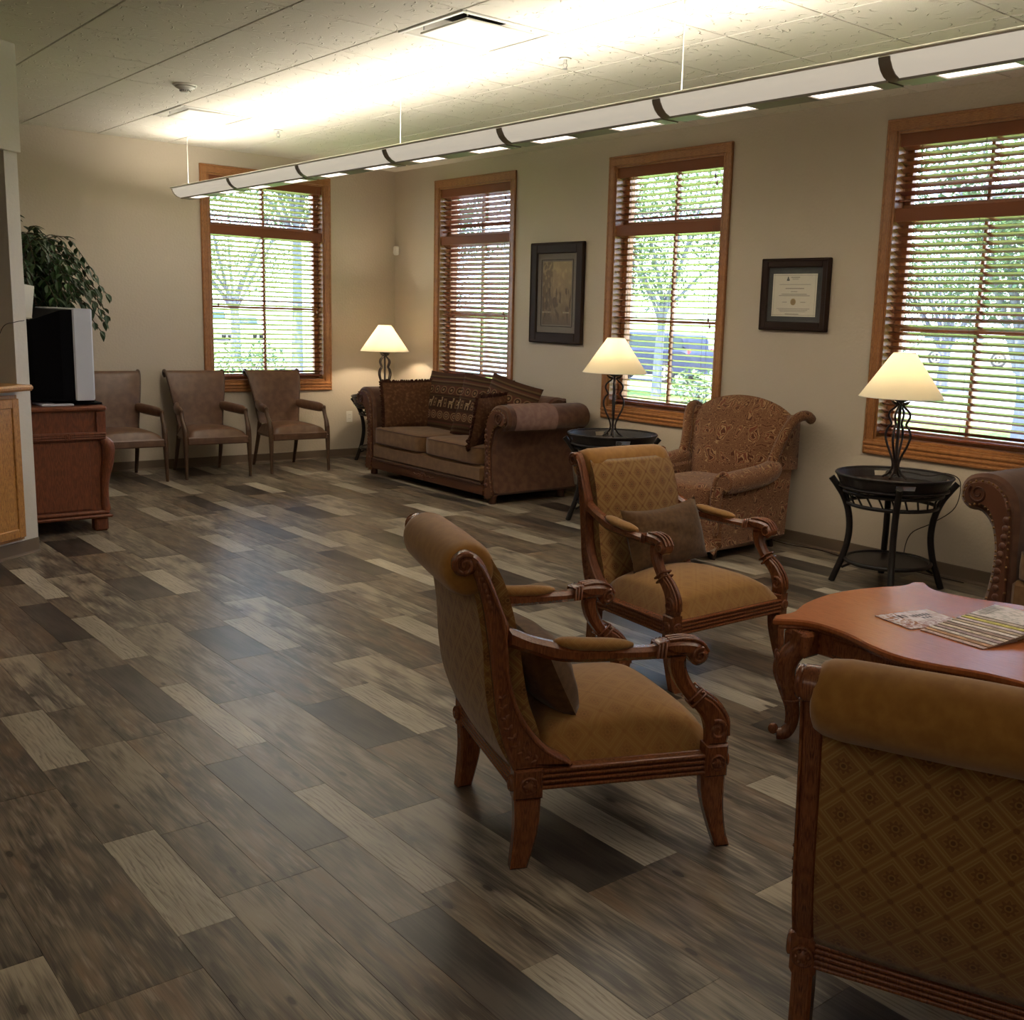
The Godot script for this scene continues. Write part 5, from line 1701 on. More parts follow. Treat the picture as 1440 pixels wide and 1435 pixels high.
# ------------------------------------------------------------------ sofa; local x along the wall, z out from the wall
func make_sofa(label: String, zc: float) -> void:
	var t := thing("carved_sofa", label, "sofa", Vector3(0, 0, zc), -PI / 2, "carved suede sofas along the window wall")
	# frame and back
	part("base", boxm(Vector3(1.80, 0.20, 0.82), 0.015, Vector3(0, 0.20, 0.54)), MAT.suede, t)
	part("front_border", boxm(Vector3(1.79, 0.150, 0.06), 0.025, Vector3(0, 0.238, 0.965)), MAT.seat_suede, t)
	var bead := MB.new()
	for k in 148: bead.ball(Vector3(-0.885 + k * 0.012, 0.160, 0.992), Vector3(0.005, 0.012, 0.005), 5, 4)
	part("gimp_trim", bead.mesh(), MAT.suede, t).set_meta("kind", "stuff")
	part("back", MB.new().slab(curve2(v2([0.10, 0.15, 0.40, 0.15, 0.40, 0.40, 0.36, 0.70, 0.31, 0.82, 0.24, 0.86, 0.16, 0.85, 0.10, 0.78]), 3, true), 1.86, 0.02).mesh(), MAT.suede, t)
	for s in [-1.0, 1.0]:
		var c := part("seat_cushion", cushion_mesh(Vector3(0.885, 0.16, 0.70), 0.02, 0.22), MAT.seat_suede, t, Vector3(s * 0.4445, 0.385, 0.66))
		var w := MB.new()
		for y in [0.068, -0.062]:
			var ring := []
			for k in 40:
				var f := TAU * k / 40
				ring.append(Vector3(signf(cos(f)) * pow(absf(cos(f)), 0.22) * 0.436, y, signf(sin(f)) * pow(absf(sin(f)), 0.22) * 0.344))
			w.tube(ring, 0.006, 5, false, true)
		part("welt", w.mesh(), MAT.suede, c)
	# carved rail
	var rail := MB.new().slab(PackedVector2Array(v2([0.955, 0.068, 0.985, 0.066, 0.995, 0.09, 0.985, 0.12, 0.998, 0.148, 0.955, 0.150])), 1.82, 0.002)
	disc_on(rail, Vector3(0, 0.108, 0.985), Vector3(0, 0, 1), 0.034, 0.012)
	for s in [-1.0, 1.0]:
		for k in 5: rail.ball(Vector3(s * (0.055 + k * 0.026), 0.108 + 0.006 * sin(k * 2.0), 0.988), Vector3(0.016, 0.012 - 0.001 * k, 0.008), 8, 5)
	part("carved_rail", rail.mesh(), MAT.sofa_wood, t)
	for s in [-1.0, 1.0]:
		for z in [0.20, 0.93]:
			part("leg", MB.new().lathe([[0.0, 0.0], [0.030, 0.0], [0.034, 0.012], [0.032, 0.04], [0.045, 0.075], [0.045, 0.09], [0.0, 0.09]], 14, Vector3(s * 0.97, 0, z)).mesh(), MAT.sofa_wood, t)
		# arm: flared cross-section drawn from the front
		var o := []
		for q in v2([0.895, 0.09, 0.897, 0.42, 0.902, 0.62, 0.935, 0.745, 1.01, 0.812, 1.10, 0.828, 1.19, 0.806, 1.235, 0.745, 1.23, 0.675, 1.18, 0.632, 1.11, 0.625, 1.05, 0.56, 1.022, 0.44, 1.03, 0.28, 1.055, 0.15, 1.062, 0.09]): o.append(Vector2(q.x * s, q.y))
		part("arm", prism_z(curve2(o, 3, true), 0.10, 0.965, 0.02).mesh(), MAT.suede, t)
		# soft end of the roll at the back
		part("roll_end", MB.new().ball(Vector3(s * 1.115, 0.715, 0.115), Vector3(0.105, 0.105, 0.055), 16, 10).mesh(), MAT.suede, t)
		# wooden front of the arm
		var f := []
		for q in v2([0.93, 0.07, 0.928, 0.42, 0.935, 0.60, 0.965, 0.715, 1.03, 0.775, 1.10, 0.79, 1.165, 0.775, 1.198, 0.73, 1.195, 0.685, 1.16, 0.658, 1.115, 0.668, 1.055, 0.645, 1.015, 0.56, 0.992, 0.44, 1.0, 0.28, 1.025, 0.15, 1.03, 0.07]): f.append(Vector2(q.x * s, q.y))
		var wood := prism_z(curve2(f, 3, true), 0.955, 0.992, 0.008)
		var k0 := wood.v.size()
		spiral_on(wood, Vector2(0, 0), 0.052, 1.7, 2.4, 0.0, 0.008, 1.0)
		wood.moved(Transform3D(Basis(Vector3.UP, PI / 2), Vector3(s * 1.118, 0.724, 0.992)), k0)
		for k in 11: wood.ball(Vector3(s * (0.962 + 0.012 * sin(k * 0.5)), 0.16 + k * 0.045, 0.992), Vector3(0.020, 0.019, 0.008), 8, 5)
		part("arm_front", wood.mesh(), MAT.sofa_wood, t)
		var nail := MB.new()
		var path := curve2(f, 6, true)
		var run := 0.0
		for k in path.size():
			var a: Vector2 = path[k]
			var bb: Vector2 = path[(k + 1) % path.size()]
			run += a.distance_to(bb)
			if run > 0.024:
				run = 0.0
				nail.ball(Vector3(a.x, a.y, 0.988), Vector3(0.0075, 0.0075, 0.006), 6, 4)
		part("nailheads", nail.mesh(), MAT.brass_nail, t).set_meta("kind", "stuff")

func sofa_pillows() -> void:
	var g := "woven back pillows on the loveseat"
	var spots := [
		["woven pillow with figures against the loveseat back, next to the brown fringed pillow", Vector3(-0.47, 0.715, 1.70), Vector3(-0.28, -PI / 2, 0.02), Vector2(0.70, 0.60)],
		["woven pillow with figures in the middle of the loveseat back", Vector3(-0.52, 0.725, 2.37), Vector3(-0.28, -PI / 2 + 0.20, -0.06), Vector2(0.62, 0.58)],
		["woven striped pillow with ring bands tilted over the loveseat arm", Vector3(-0.60, 0.745, 2.86), Vector3(-0.30, -PI / 2 + 0.12, -0.17), Vector2(0.66, 0.54)]]
	for q in spots:
		var o := solo("woven_pillow", q[0], "pillow", pillow_mesh(q[3].x, q[3].y, 0.17, 0.05), MAT.tribal, q[1], 0.0, g)
		o.basis = Basis.from_euler(q[2])
	for q in [["brown fringed pillow leaning on the loveseat arm by the corner lamp", Vector3(-0.70, 0.675, 1.435), Vector3(-0.26, -0.40, 0.03)], ["dark fringed pillow leaning on the loveseat arm under the arm cover", Vector3(-0.79, 0.665, 2.88), Vector3(-0.24, -PI + 0.30, -0.03)]]:
		var t := thing("fringed_pillow", q[0], "pillow", q[1], 0.0, "fringed pillows on the loveseat")
		t.basis = Basis.from_euler(q[2])
		part("cushion", pillow_mesh(0.50, 0.46, 0.16, 0.04), MAT.fringe_pillow, t)
		part("fringe", fringe_mesh(0.50, 0.46, 0.04, 0.026), MAT.fringe, t)
	# cloth laid over the loveseat's arm
	var rows := []
	for i in 9:
		var x := -0.47 - 0.43 * i / 8.0
		var r := PackedVector3Array()
		for p in curve2(v2([0.918, 0.640, 0.928, 0.745, 1.006, 0.820, 1.10, 0.8365, 1.196, 0.813, 1.2435, 0.745, 1.238, 0.67, 1.215, 0.63]), 3): r.append(Vector3(x, p.y + 0.001 * sin(i * 1.9 + p.x * 9.0), 2.15 + p.x))
		rows.append(r)
	var c := MB.new().grid(rows, false, false, true)
	var lower := []
	for r in rows:
		var q := PackedVector3Array()
		for p in r: q.append(p + Vector3(0, -0.0022, 0) if p.z < 3.3 else p + Vector3(0, 0, -0.0022))
		lower.append(q)
	c.grid(lower)
	solo("arm_cover", "faded rose cloth laid over the rolled loveseat arm", "cloth", c.mesh(), MAT.arm_cloth)

# ------------------------------------------------------------------ tray table; origin on the floor under its middle
func make_tray_table(label: String, at: Vector3, turn: float) -> void:
	var t := thing("tray_table", label, "table", at, turn, "round black tray tables")
	var leg := curve2(v2([0.368, 0.648, 0.33, 0.600, 0.285, 0.53, 0.25, 0.43, 0.24, 0.31, 0.262, 0.18, 0.30, 0.07, 0.325, 0.0]), 4)
	var a0 := atan2(-0.24, -0.19)
	for k in 4:
		var a := a0 + PI / 2 * k
		var path := []
		for p in leg: path.append(Vector3(cos(a) * p.x, p.y, sin(a) * p.x))
		part("leg", MB.new().tube(path, 0.020, 8).mesh(), MAT.black_rattan, t)
		# bracket under the shelf
		part("brace", MB.new().tube(curve3([Vector3(cos(a) * 0.27, 0.09, sin(a) * 0.27), Vector3(cos(a) * 0.22, 0.115, sin(a) * 0.22), Vector3(cos(a) * 0.17, 0.135, sin(a) * 0.17)], 4), 0.008, 6).mesh(), MAT.black_rattan, t)
	for q in [[0.288, 0.575, 0.012], [0.262, 0.500, 0.012], [0.252, 0.150, 0.014]]:
		var ring := []
		for k in 40: ring.append(Vector3(cos(TAU * k / 40) * q[0], q[1], sin(TAU * k / 40) * q[0]))
		part("hoop", MB.new().tube(ring, q[2], 8, false, true).mesh(), MAT.black_rattan, t)
	for k in 24:
		var a := TAU * (k + 0.5) / 24
		part("spindle", MB.new().tube([Vector3(cos(a) * 0.262, 0.505, sin(a) * 0.262), Vector3(cos(a + 0.10) * 0.287, 0.572, sin(a + 0.10) * 0.287)], 0.006, 6).mesh(), MAT.black_rattan, t)
	part("shelf", MB.new().lathe([[0.0, 0.142], [0.25, 0.142], [0.25, 0.154], [0.0, 0.154]], 40).mesh(), MAT.black_rattan, t)
	part("top", MB.new().lathe([[0.0, 0.590], [0.30, 0.590], [0.325, 0.600], [0.325, 0.612], [0.0, 0.614]], 40).mesh(), MAT.black_rattan, t)
	# loose tray with hand holes, resting on the top
	var tr := thing("serving_tray", "black oval tray with hand holes on the " + ("corner table" if at.z < 2.0 else ("table by the loveseat" if at.z < 5.0 else "table by the certificate")), "tray", at + Vector3(0, 0.615, 0), turn, "black trays on the tray tables")
	part("floor_panel", MB.new().lathe([[0.0, 0.0], [0.315, 0.0], [0.315, 0.012], [0.0, 0.012]], 48).mesh(), MAT.black_rattan, tr)
	var wall := MB.new()
	var prof := [[0.315, 0.0], [0.322, 0.016], [0.336, 0.046], [0.346, 0.064]]
	for seg in 72:
		var f0 := TAU * seg / 72
		var f1 := TAU * (seg + 1) / 72
		var hole: bool = (seg % 18) >= 7 and (seg % 18) < 11
		for k in 3:
			if hole and k == 1: continue
			for side in 2:
				var off := 0.0 if side == 0 else -0.009
				var pts := []
				for q in [[f0, k], [f1, k], [f1, k + 1], [f0, k + 1]]:
					var rr: float = prof[q[1]][0] + off
					pts.append(Vector3(cos(q[0]) * rr, prof[q[1]][1], -sin(q[0]) * rr))
				if side == 0: wall.quad(pts[0], pts[1], pts[2], pts[3])
				else: wall.quad(pts[1], pts[0], pts[3], pts[2])
	part("side_wall", wall.mesh(), MAT.black_rattan, tr)
	var ring := []
	for k in 48: ring.append(Vector3(cos(TAU * k / 48) * 0.342, 0.066, sin(TAU * k / 48) * 0.342))
	part("rim", MB.new().tube(ring, 0.008, 8, false, true).mesh(), MAT.black_rattan, tr)

# ------------------------------------------------------------------ table lamp; origin at the foot
func make_lamp(label: String, at: Vector3, turn: float, power: float) -> void:
	var t := thing("table_lamp", label, "lamp", at, turn, "wrought iron table lamps")
	var rod := curve2(v2([0.075, 0.004, 0.040, 0.030, 0.018, 0.075, 0.030, 0.13, 0.062, 0.20, 0.077, 0.255, 0.066, 0.30, 0.046, 0.325, 0.056, 0.35, 0.066, 0.375, 0.058, 0.402, 0.032, 0.425, 0.014, 0.445]), 4)
	for k in 4:
		var a := PI / 2 * k
		var path := []
		for p in rod: path.append(Vector3(cos(a) * p.x, p.y + 0.004, sin(a) * p.x))
		part("scroll_rod", MB.new().tube(path, 0.0072, 7).mesh(), MAT.iron, t)
		part("leaf_petal", MB.new().tube(curve3([Vector3(cos(a) * 0.012, 0.450, sin(a) * 0.012), Vector3(cos(a) * 0.036, 0.455, sin(a) * 0.036), Vector3(cos(a) * 0.060, 0.470, sin(a) * 0.060)], 3), [0.007, 0.009, 0.009, 0.009, 0.008, 0.005, 0.002], 6).mesh(), MAT.iron, t)
	part("stem", MB.new().tube([Vector3(0, 0.03, 0), Vector3(0, 0.50, 0)], 0.010, 10).mesh(), MAT.iron, t)
	part("collar", MB.new().lathe([[0.0, 0.462], [0.02, 0.462], [0.055, 0.478], [0.056, 0.482], [0.018, 0.486], [0.014, 0.52], [0.0, 0.52]], 16).mesh(), MAT.iron, t)
	part("socket", MB.new().lathe([[0.0, 0.515], [0.012, 0.515], [0.012, 0.56], [0.018, 0.565], [0.018, 0.61], [0.0, 0.61]], 12).mesh(), MAT.brass_nail, t)
	var y0 := 0.491
	var y1 := 0.752
	part("lamp_shade", MB.new().lathe([[0.246, y0], [0.066, y1]], 48).lathe([[0.0645, y1], [0.2445, y0]], 48).mesh(), MAT.lamp_shade, t)
	for q in [[0.2455, y0], [0.0655, y1]]:
		var ring := []
		for k in 40: ring.append(Vector3(cos(TAU * k / 40) * q[0], q[1], sin(TAU * k / 40) * q[0]))
		part("shade_hoop", MB.new().tube(ring, 0.0022, 6, false, true).mesh(), MAT.paper, t)
	for k in 3: part("shade_spoke", MB.new().tube([Vector3(0, 0.745, 0), Vector3(cos(TAU * k / 3) * 0.065, y1 - 0.004, sin(TAU * k / 3) * 0.065)], 0.0015, 5).mesh(), MAT.iron, t)
	part("harp", MB.new().tube(curve3([Vector3(0.012, 0.53, 0), Vector3(0.045, 0.60, 0), Vector3(0.038, 0.70, 0), Vector3(0, 0.746, 0), Vector3(-0.038, 0.70, 0), Vector3(-0.045, 0.60, 0), Vector3(-0.012, 0.53, 0)], 4), 0.0018, 5).mesh(), MAT.brass_nail, t)
	part("bulb", MB.new().lathe([[0.0, 0.605], [0.012, 0.61], [0.016, 0.63], [0.029, 0.66], [0.030, 0.68], [0.020, 0.705], [0.0, 0.712]], 16).mesh(), MAT.bulb_glow, t)
	var l := OmniLight3D.new()
	l.name = "bulb_light"
	l.light_color = c8(255, 235, 205)
	l.light_energy = power
	l.omni_range = 12.0
	l.omni_attenuation = 2.0
	l.light_size = 0.025
	l.shadow_enabled = true
	l.position = Vector3(0, 0.665, 0)
	t.add_child(l, true)

# ------------------------------------------------------------------ coffee table
func make_coffee_table() -> void:
	var t := thing("coffee_table", "carved cherry coffee table with serpentine top and cabriole legs", "table", Vector3(-2.53, 0, 8.33))
	var q := v2([-0.47, -0.562, -0.38, -0.552, -0.25, -0.60, 0.0, -0.645, 0.25, -0.60, 0.38, -0.552])
	var out := PackedVector2Array()
	var far := curve2(v2([-0.465, -0.565, -0.37, -0.556, -0.22, -0.612, 0.0, -0.645, 0.22, -0.612, 0.37, -0.556, 0.465, -0.565]), 5)
	var rt := curve2(v2([0.512, -0.535, 0.425, -0.43, 0.435, -0.27, 0.49, -0.12, 0.512, 0.0, 0.49, 0.12, 0.435, 0.27, 0.425, 0.43, 0.512, 0.535]), 5)
	out.append_array(far)
	out.append_array(rt)
	for p in far: out.append(-p)
	for p in rt: out.append(-p)
	var scaled := func(k: float) -> PackedVector2Array:
		var o := PackedVector2Array()
		for p in out: o.append(p * k)
		return o
	part("tabletop", prism_y(out, 0.446, 0.470, 0.006).mesh(), MAT.cherry_top, t)
	part("top_moulding", prism_y(scaled.call(0.97), 0.432, 0.447, 0.006).mesh(), MAT.cherry, t)
	part("apron", boxm(Vector3(0.80, 0.088, 1.0), 0.006, Vector3(0, 0.389, 0)), MAT.cherry, t)
	if q.size() > 0:
		for s in [-1.0, 1.0]:
			for e in [-1.0, 1.0]:
				var d := Vector3(s, 0, e).normalized()
				var base := Vector3(s * 0.440, 0, e * 0.450)
				var pts := []
				var rad := []
				for p in [[0.0, 0.43, 0.040], [0.012, 0.375, 0.042], [0.046, 0.325, 0.044], [0.054, 0.27, 0.040], [0.036, 0.20, 0.033], [0.016, 0.13, 0.025], [0.016, 0.07, 0.022], [0.040, 0.032, 0.026], [0.072, 0.026, 0.022]]:
					pts.append(base + d * p[0] + Vector3.UP * p[1])
					rad.append(p[2])
				var path := curve3(pts, 4)
				var rr := []
				for k in path.size():
					var f := float(k) / 4.0
					var i := mini(int(f), rad.size() - 2)
					rr.append(lerpf(rad[i], rad[i + 1], f - i))
				var leg := MB.new().tube(path, rr, 12)
				leg.box(base + Vector3(-s * 0.012, 0.386, e * 0.008), Vector3(0.10, 0.096, 0.11), 0.012)
				leg.ball(base + d * 0.085 + Vector3.UP * 0.046, Vector3(0.020, 0.022, 0.020), 10, 8)
				var lp := part("leg", leg.mesh(), MAT.cherry, t)
				var cv := MB.new()
				for k in 5:
					for w in [-1.0, 1.0]:
						var sd: Vector3 = Vector3(-d.z, 0, d.x) * w * (0.020 - 0.002 * k)
						cv.ball(base + d * (0.088 - 0.007 * k) + sd + Vector3.UP * (0.335 - k * 0.028), Vector3(0.011, 0.018, 0.011), 8, 5)
				for fl in [-1.0, 0.0, 1.0]:
					var rib := []
					for k in range(6, path.size() - 8):
						var off: Vector3 = (d + Vector3(-d.z, 0, d.x) * fl * 0.9).normalized()
						rib.append(path[k] + off * (rr[k] * 0.97))
					cv.tube(rib, 0.0065, 6)
				cv.tube(ring_at(base + d * 0.026 + Vector3.UP * 0.165, 0.031, 16), 0.005, 5, false, true)
				part("carving", cv.mesh(), MAT.cherry, lp).set_meta("kind", "stuff")
	# panels let into the apron
	for e in [-1.0, 1.0]:
		part("apron_panel", prism_z(PackedVector2Array(v2([-0.28, 0.352, 0.28, 0.352, 0.28, 0.418, -0.28, 0.418])), e * 0.50 - 0.008, e * 0.50 + 0.008, 0.006).mesh(), MAT.cherry, t)

	for e in [-1.0, 1.0]:
		part("apron_panel", MB.new().slab(PackedVector2Array(v2([-0.34, 0.358, 0.34, 0.358, 0.34, 0.420, -0.34, 0.420])), 0.016, 0.005, e * 0.40).mesh(), MAT.cherry, t)

func ring_at(c: Vector3, r: float, n: int) -> Array:
	var o := []
	for k in n: o.append(c + Vector3(cos(TAU * k / n) * r, 0, sin(TAU * k / n) * r))
	return o

# ------------------------------------------------------------------ television cabinet (front faces +x) and set
func make_tv_cabinet() -> void:
	var t := thing("television_cabinet", "reddish wooden cabinet with carved corner posts under the television", "cabinet", Vector3(-4.14, 0, 2.12))
	var w := 0.60
	var d := 1.06
	part("body", boxm(Vector3(w - 0.04, 0.70, d - 0.04), 0.004, Vector3(0, 0.475, 0)), MAT.cabinet_wood, t)
	part("top", boxm(Vector3(w + 0.03, 0.032, d + 0.03), 0.010, Vector3(0, 0.842, 0)), MAT.cabinet_wood, t)
	part("plinth", MB.new().box(Vector3(0, 0.105, 0), Vector3(w + 0.05, 0.022, d + 0.05), 0.008).box(Vector3(0, 0.130, 0), Vector3(w + 0.02, 0.028, d + 0.02), 0.010).mesh(), MAT.cabinet_wood, t)
	for z in [-1.0, 1.0]:
		part("side_panel", boxm(Vector3(0.44, 0.46, 0.012), 0.003, Vector3(-0.02, 0.385, z * (d / 2 - 0.016))), MAT.cabinet_wood, t)
		var band := MB.new().box(Vector3(0, 0.655, z * (d / 2 - 0.010)), Vector3(w, 0.052, 0.03), 0.004)
		for k in 3: band.tube([Vector3(-w / 2, 0.640 + k * 0.015, z * (d / 2 + 0.006)), Vector3(w / 2, 0.640 + k * 0.015, z * (d / 2 + 0.006))], 0.006, 6)
		disc_on(band, Vector3(0.06, 0.655, z * (d / 2 + 0.004)), Vector3(0, 0, z), 0.024, 0.010)
		part("fluted_band", band.mesh(), MAT.cabinet_wood, t)
		# carved corner post at the front
		var post := MB.new().box(Vector3(w / 2 - 0.022, 0.74, z * (d / 2 - 0.028)), Vector3(0.06, 0.16, 0.06), 0.005)
		post.tube(curve3([Vector3(w / 2 - 0.012, 0.63, z * (d / 2 - 0.02)), Vector3(w / 2 + 0.018, 0.58, z * (d / 2 - 0.01)), Vector3(w / 2 + 0.014, 0.48, z * (d / 2 - 0.014)), Vector3(w / 2 - 0.008, 0.36, z * (d / 2 - 0.02)), Vector3(w / 2 - 0.014, 0.24, z * (d / 2 - 0.02)), Vector3(w / 2 - 0.008, 0.14, z * (d / 2 - 0.02))], 4), [0.030, 0.034, 0.037, 0.040, 0.041, 0.041, 0.040, 0.039, 0.038, 0.036, 0.034, 0.032, 0.030, 0.028, 0.027, 0.026, 0.026, 0.026, 0.027, 0.029, 0.031], 10)
		for k in 6: post.ball(Vector3(w / 2 + 0.046 - 0.004 * k, 0.60 - k * 0.026, z * (d / 2 - 0.012)), Vector3(0.012, 0.016, 0.016), 8, 5)
		part("corner_post", post.mesh(), MAT.cabinet_wood, t)
		for x in [-1.0, 1.0]: part("leg", MB.new().box(Vector3(x * (w / 2 - 0.045), 0.047, z * (d / 2 - 0.045)), Vector3(0.09, 0.094, 0.09), 0.012).mesh(), MAT.cabinet_wood, t)
	for z in [-0.24, 0.24]:
		var dr := part("door", boxm(Vector3(0.02, 0.46, 0.45), 0.005, Vector3(w / 2 - 0.014, 0.385, z)), MAT.cabinet_wood, t)
		part("knob", MB.new().ball(Vector3(w / 2 + 0.012, 0.40, z * 0.2), Vector3(0.014, 0.014, 0.014), 10, 8).mesh(), MAT.brass_nail, dr)
	part("drawer", boxm(Vector3(0.02, 0.12, 0.92), 0.005, Vector3(w / 2 - 0.014, 0.745, 0)), MAT.cabinet_wood, t)
	# the set: silver front frame towards +x, black housing tapering behind
	var s := thing("television", "old box television with silver front frame and black housing, on the wooden cabinet", "television", Vector3(-3.875, 0.860, 2.14))
	part("front_frame", MB.new().slab(PackedVector2Array(v2([-0.46, 0.032, 0.46, 0.032, 0.46, 0.640, -0.46, 0.640])), 0.125, 0.010, -0.0625).mesh(), MAT.silver_plastic, s)
	part("screen", boxm(Vector3(0.006, 0.50, 0.76), 0.002, Vector3(0.001, 0.35, 0)), MAT.black_plastic, s)
	part("stand", MB.new().box(Vector3(-0.10, 0.008, 0), Vector3(0.30, 0.014, 0.86), 0.004).box(Vector3(-0.07, 0.022, 0), Vector3(0.16, 0.024, 0.80), 0.004).mesh(), MAT.black_plastic, s)
	var rows := []
	for k in [[-0.125, 0.452, 0.030, 0.632], [-0.20, 0.450, 0.030, 0.625], [-0.36, 0.40, 0.035, 0.56], [-0.50, 0.34, 0.04, 0.46], [-0.54, 0.32, 0.05, 0.44]]:
		var ring := PackedVector3Array()
		for p in [Vector2(-1, 0), Vector2(1, 0), Vector2(1, 1), Vector2(-1, 1)]: ring.append(Vector3(k[0], lerpf(k[2], k[3], p.y), p.x * k[1]))
		rows.append(ring)
	var h := MB.new()
	for i in rows.size() - 1:
		for k in 4: h.oriented([rows[i][k], rows[i][(k + 1) % 4], rows[i + 1][(k + 1) % 4], rows[i + 1][k]], Vector3(-0.3, 0.3, 0))
	h.oriented([rows[4][0], rows[4][1], rows[4][2], rows[4][3]], Vector3(-0.3, 0.3, 0))
	part("housing", h.mesh(), MAT.black_plastic, s)
	# box of a record player under the set's edge: a thin silver tray
	solo("disc_player", "thin grey disc player on the cabinet beside the television stand", "disc player", boxm(Vector3(0.20, 0.014, 0.24), 0.004, Vector3(-4.12, 0.866, 2.50)), MAT.silver_plastic)

# ------------------------------------------------------------------ fig tree behind the set
func make_plant() -> void:
	var t := thing("fig_tree", "potted weeping fig with dense dark green leaves behind the television", "plant", Vector3(-3.98, 0, 1.22))
	part("pot", MB.new().lathe([[0.0, 0.0], [0.12, 0.0], [0.16, 0.28], [0.175, 0.28], [0.175, 0.31], [0.15, 0.31], [0.14, 0.27], [0.0, 0.27]], 24).mesh(), MAT.dark_walnut, t)
	var r := RandomNumberGenerator.new()
	r.seed = 19
	for k in 3:
		var a := TAU * k / 3.0
		part("trunk", MB.new().tube(curve3([Vector3(cos(a) * 0.03, 0.25, sin(a) * 0.03), Vector3(cos(a + 1.5) * 0.035, 0.7, sin(a + 1.5) * 0.035), Vector3(cos(a + 3.0) * 0.03, 1.1, sin(a + 3.0) * 0.03), Vector3(cos(a + 4.0) * 0.06, 1.5, sin(a + 4.0) * 0.06)], 5), 0.013, 7).mesh(), MAT.bark, t)
	var twig := MB.new()
	var spots := []
	var bounds := func(p: Vector3) -> bool: return p.x < -0.47 or (p.z > 0.34 and p.y < 1.52)
	for k in 210:
		var a := r.randf() * TAU
		var h := r.randf_range(1.30, 1.95)
		var start := Vector3(cos(a) * 0.04, h, sin(a) * 0.04)
		var reach := r.randf_range(0.22, 0.62)
		var top := Vector3(cos(a) * reach * 0.6, h + r.randf_range(0.05, 0.38) * (1.0 - reach), sin(a) * reach * 0.6)
		var end := Vector3(cos(a) * reach, top.y - r.randf_range(0.04, 0.32), sin(a) * reach)
		var path := curve3([start, top, end], 5)
		var ok := true
		for p in path:
			if bounds.call(p): ok = false
		if not ok: continue
		twig.tube(path, 0.0035, 4, false)
		for i in range(2, path.size()):
			for s in 2:
				var p: Vector3 = path[i]
				var dir: Vector3 = (path[i] - path[i - 1]).normalized()
				var out := (dir.cross(Vector3.UP).normalized() * (1.0 if s else -1.0) + dir * 0.9 + Vector3(r.randf_range(-0.5, 0.5), r.randf_range(-1.1, 0.1), r.randf_range(-0.5, 0.5))).normalized()
				spots.append([p, out, r.randf_range(0.8, 1.25), r.randf()])
	part("twigs", twig.mesh(), MAT.bark, t).set_meta("kind", "stuff")
	# one leaf: pointed, folded along its rib
	var leaf := MB.new()
	var L := 0.075
	var W := 0.017
	var pr := [[0.0, 0.12], [0.25, 0.85], [0.5, 1.0], [0.75, 0.62], [1.0, 0.02]]
	for s in [-1.0, 1.0]:
		for k in 4:
			var a: Array = pr[k]
			var b: Array = pr[k + 1]
			var p := [Vector3(0, -0.012 * a[0] * a[0], a[0] * L), Vector3(0, -0.012 * b[0] * b[0], b[0] * L), Vector3(s * W * b[1], 0.006 * b[1] - 0.012 * b[0] * b[0], b[0] * L), Vector3(s * W * a[1], 0.006 * a[1] - 0.012 * a[0] * a[0], a[0] * L)]
			if s > 0: leaf.quad(p[0], p[1], p[2], p[3])
			else: leaf.quad(p[3], p[2], p[1], p[0])
	var lm := leaf.mesh()
	var scored := []
	for q in spots:
		var e := eye_row(t.position + q[0])
		scored.append([(2000.0 if e.x > 28.0 else 0.0) - e.z * 10.0, q])
	scored.sort_custom(func(a, b): return a[0] > b[0])
	var rest := MB.new()
	for k in scored.size():
		var q: Array = scored[k][1]
		var z: Vector3 = q[1]
		var x := Vector3.UP.cross(z).normalized()
		var bs := Basis(x, z.cross(x), z).scaled(Vector3.ONE * q[2])
		if bounds.call(q[0] + z * 0.08): continue
		if k < 290:
			var o := part("leaf", lm, MAT.leaf_green if q[3] < 0.6 else MAT.leaf_dark, t)
			o.transform = Transform3D(bs, q[0])
		else:
			var k0 := rest.v.size()
			rest.v.append_array(leaf.v); rest.n.append_array(leaf.n); rest.uv.append_array(leaf.uv)
			for i in leaf.ix: rest.ix.append(i + k0)
			rest.moved(Transform3D(bs, q[0]), k0)
	part("foliage", rest.mesh(), MAT.leaf_dark, t).set_meta("kind", "stuff")

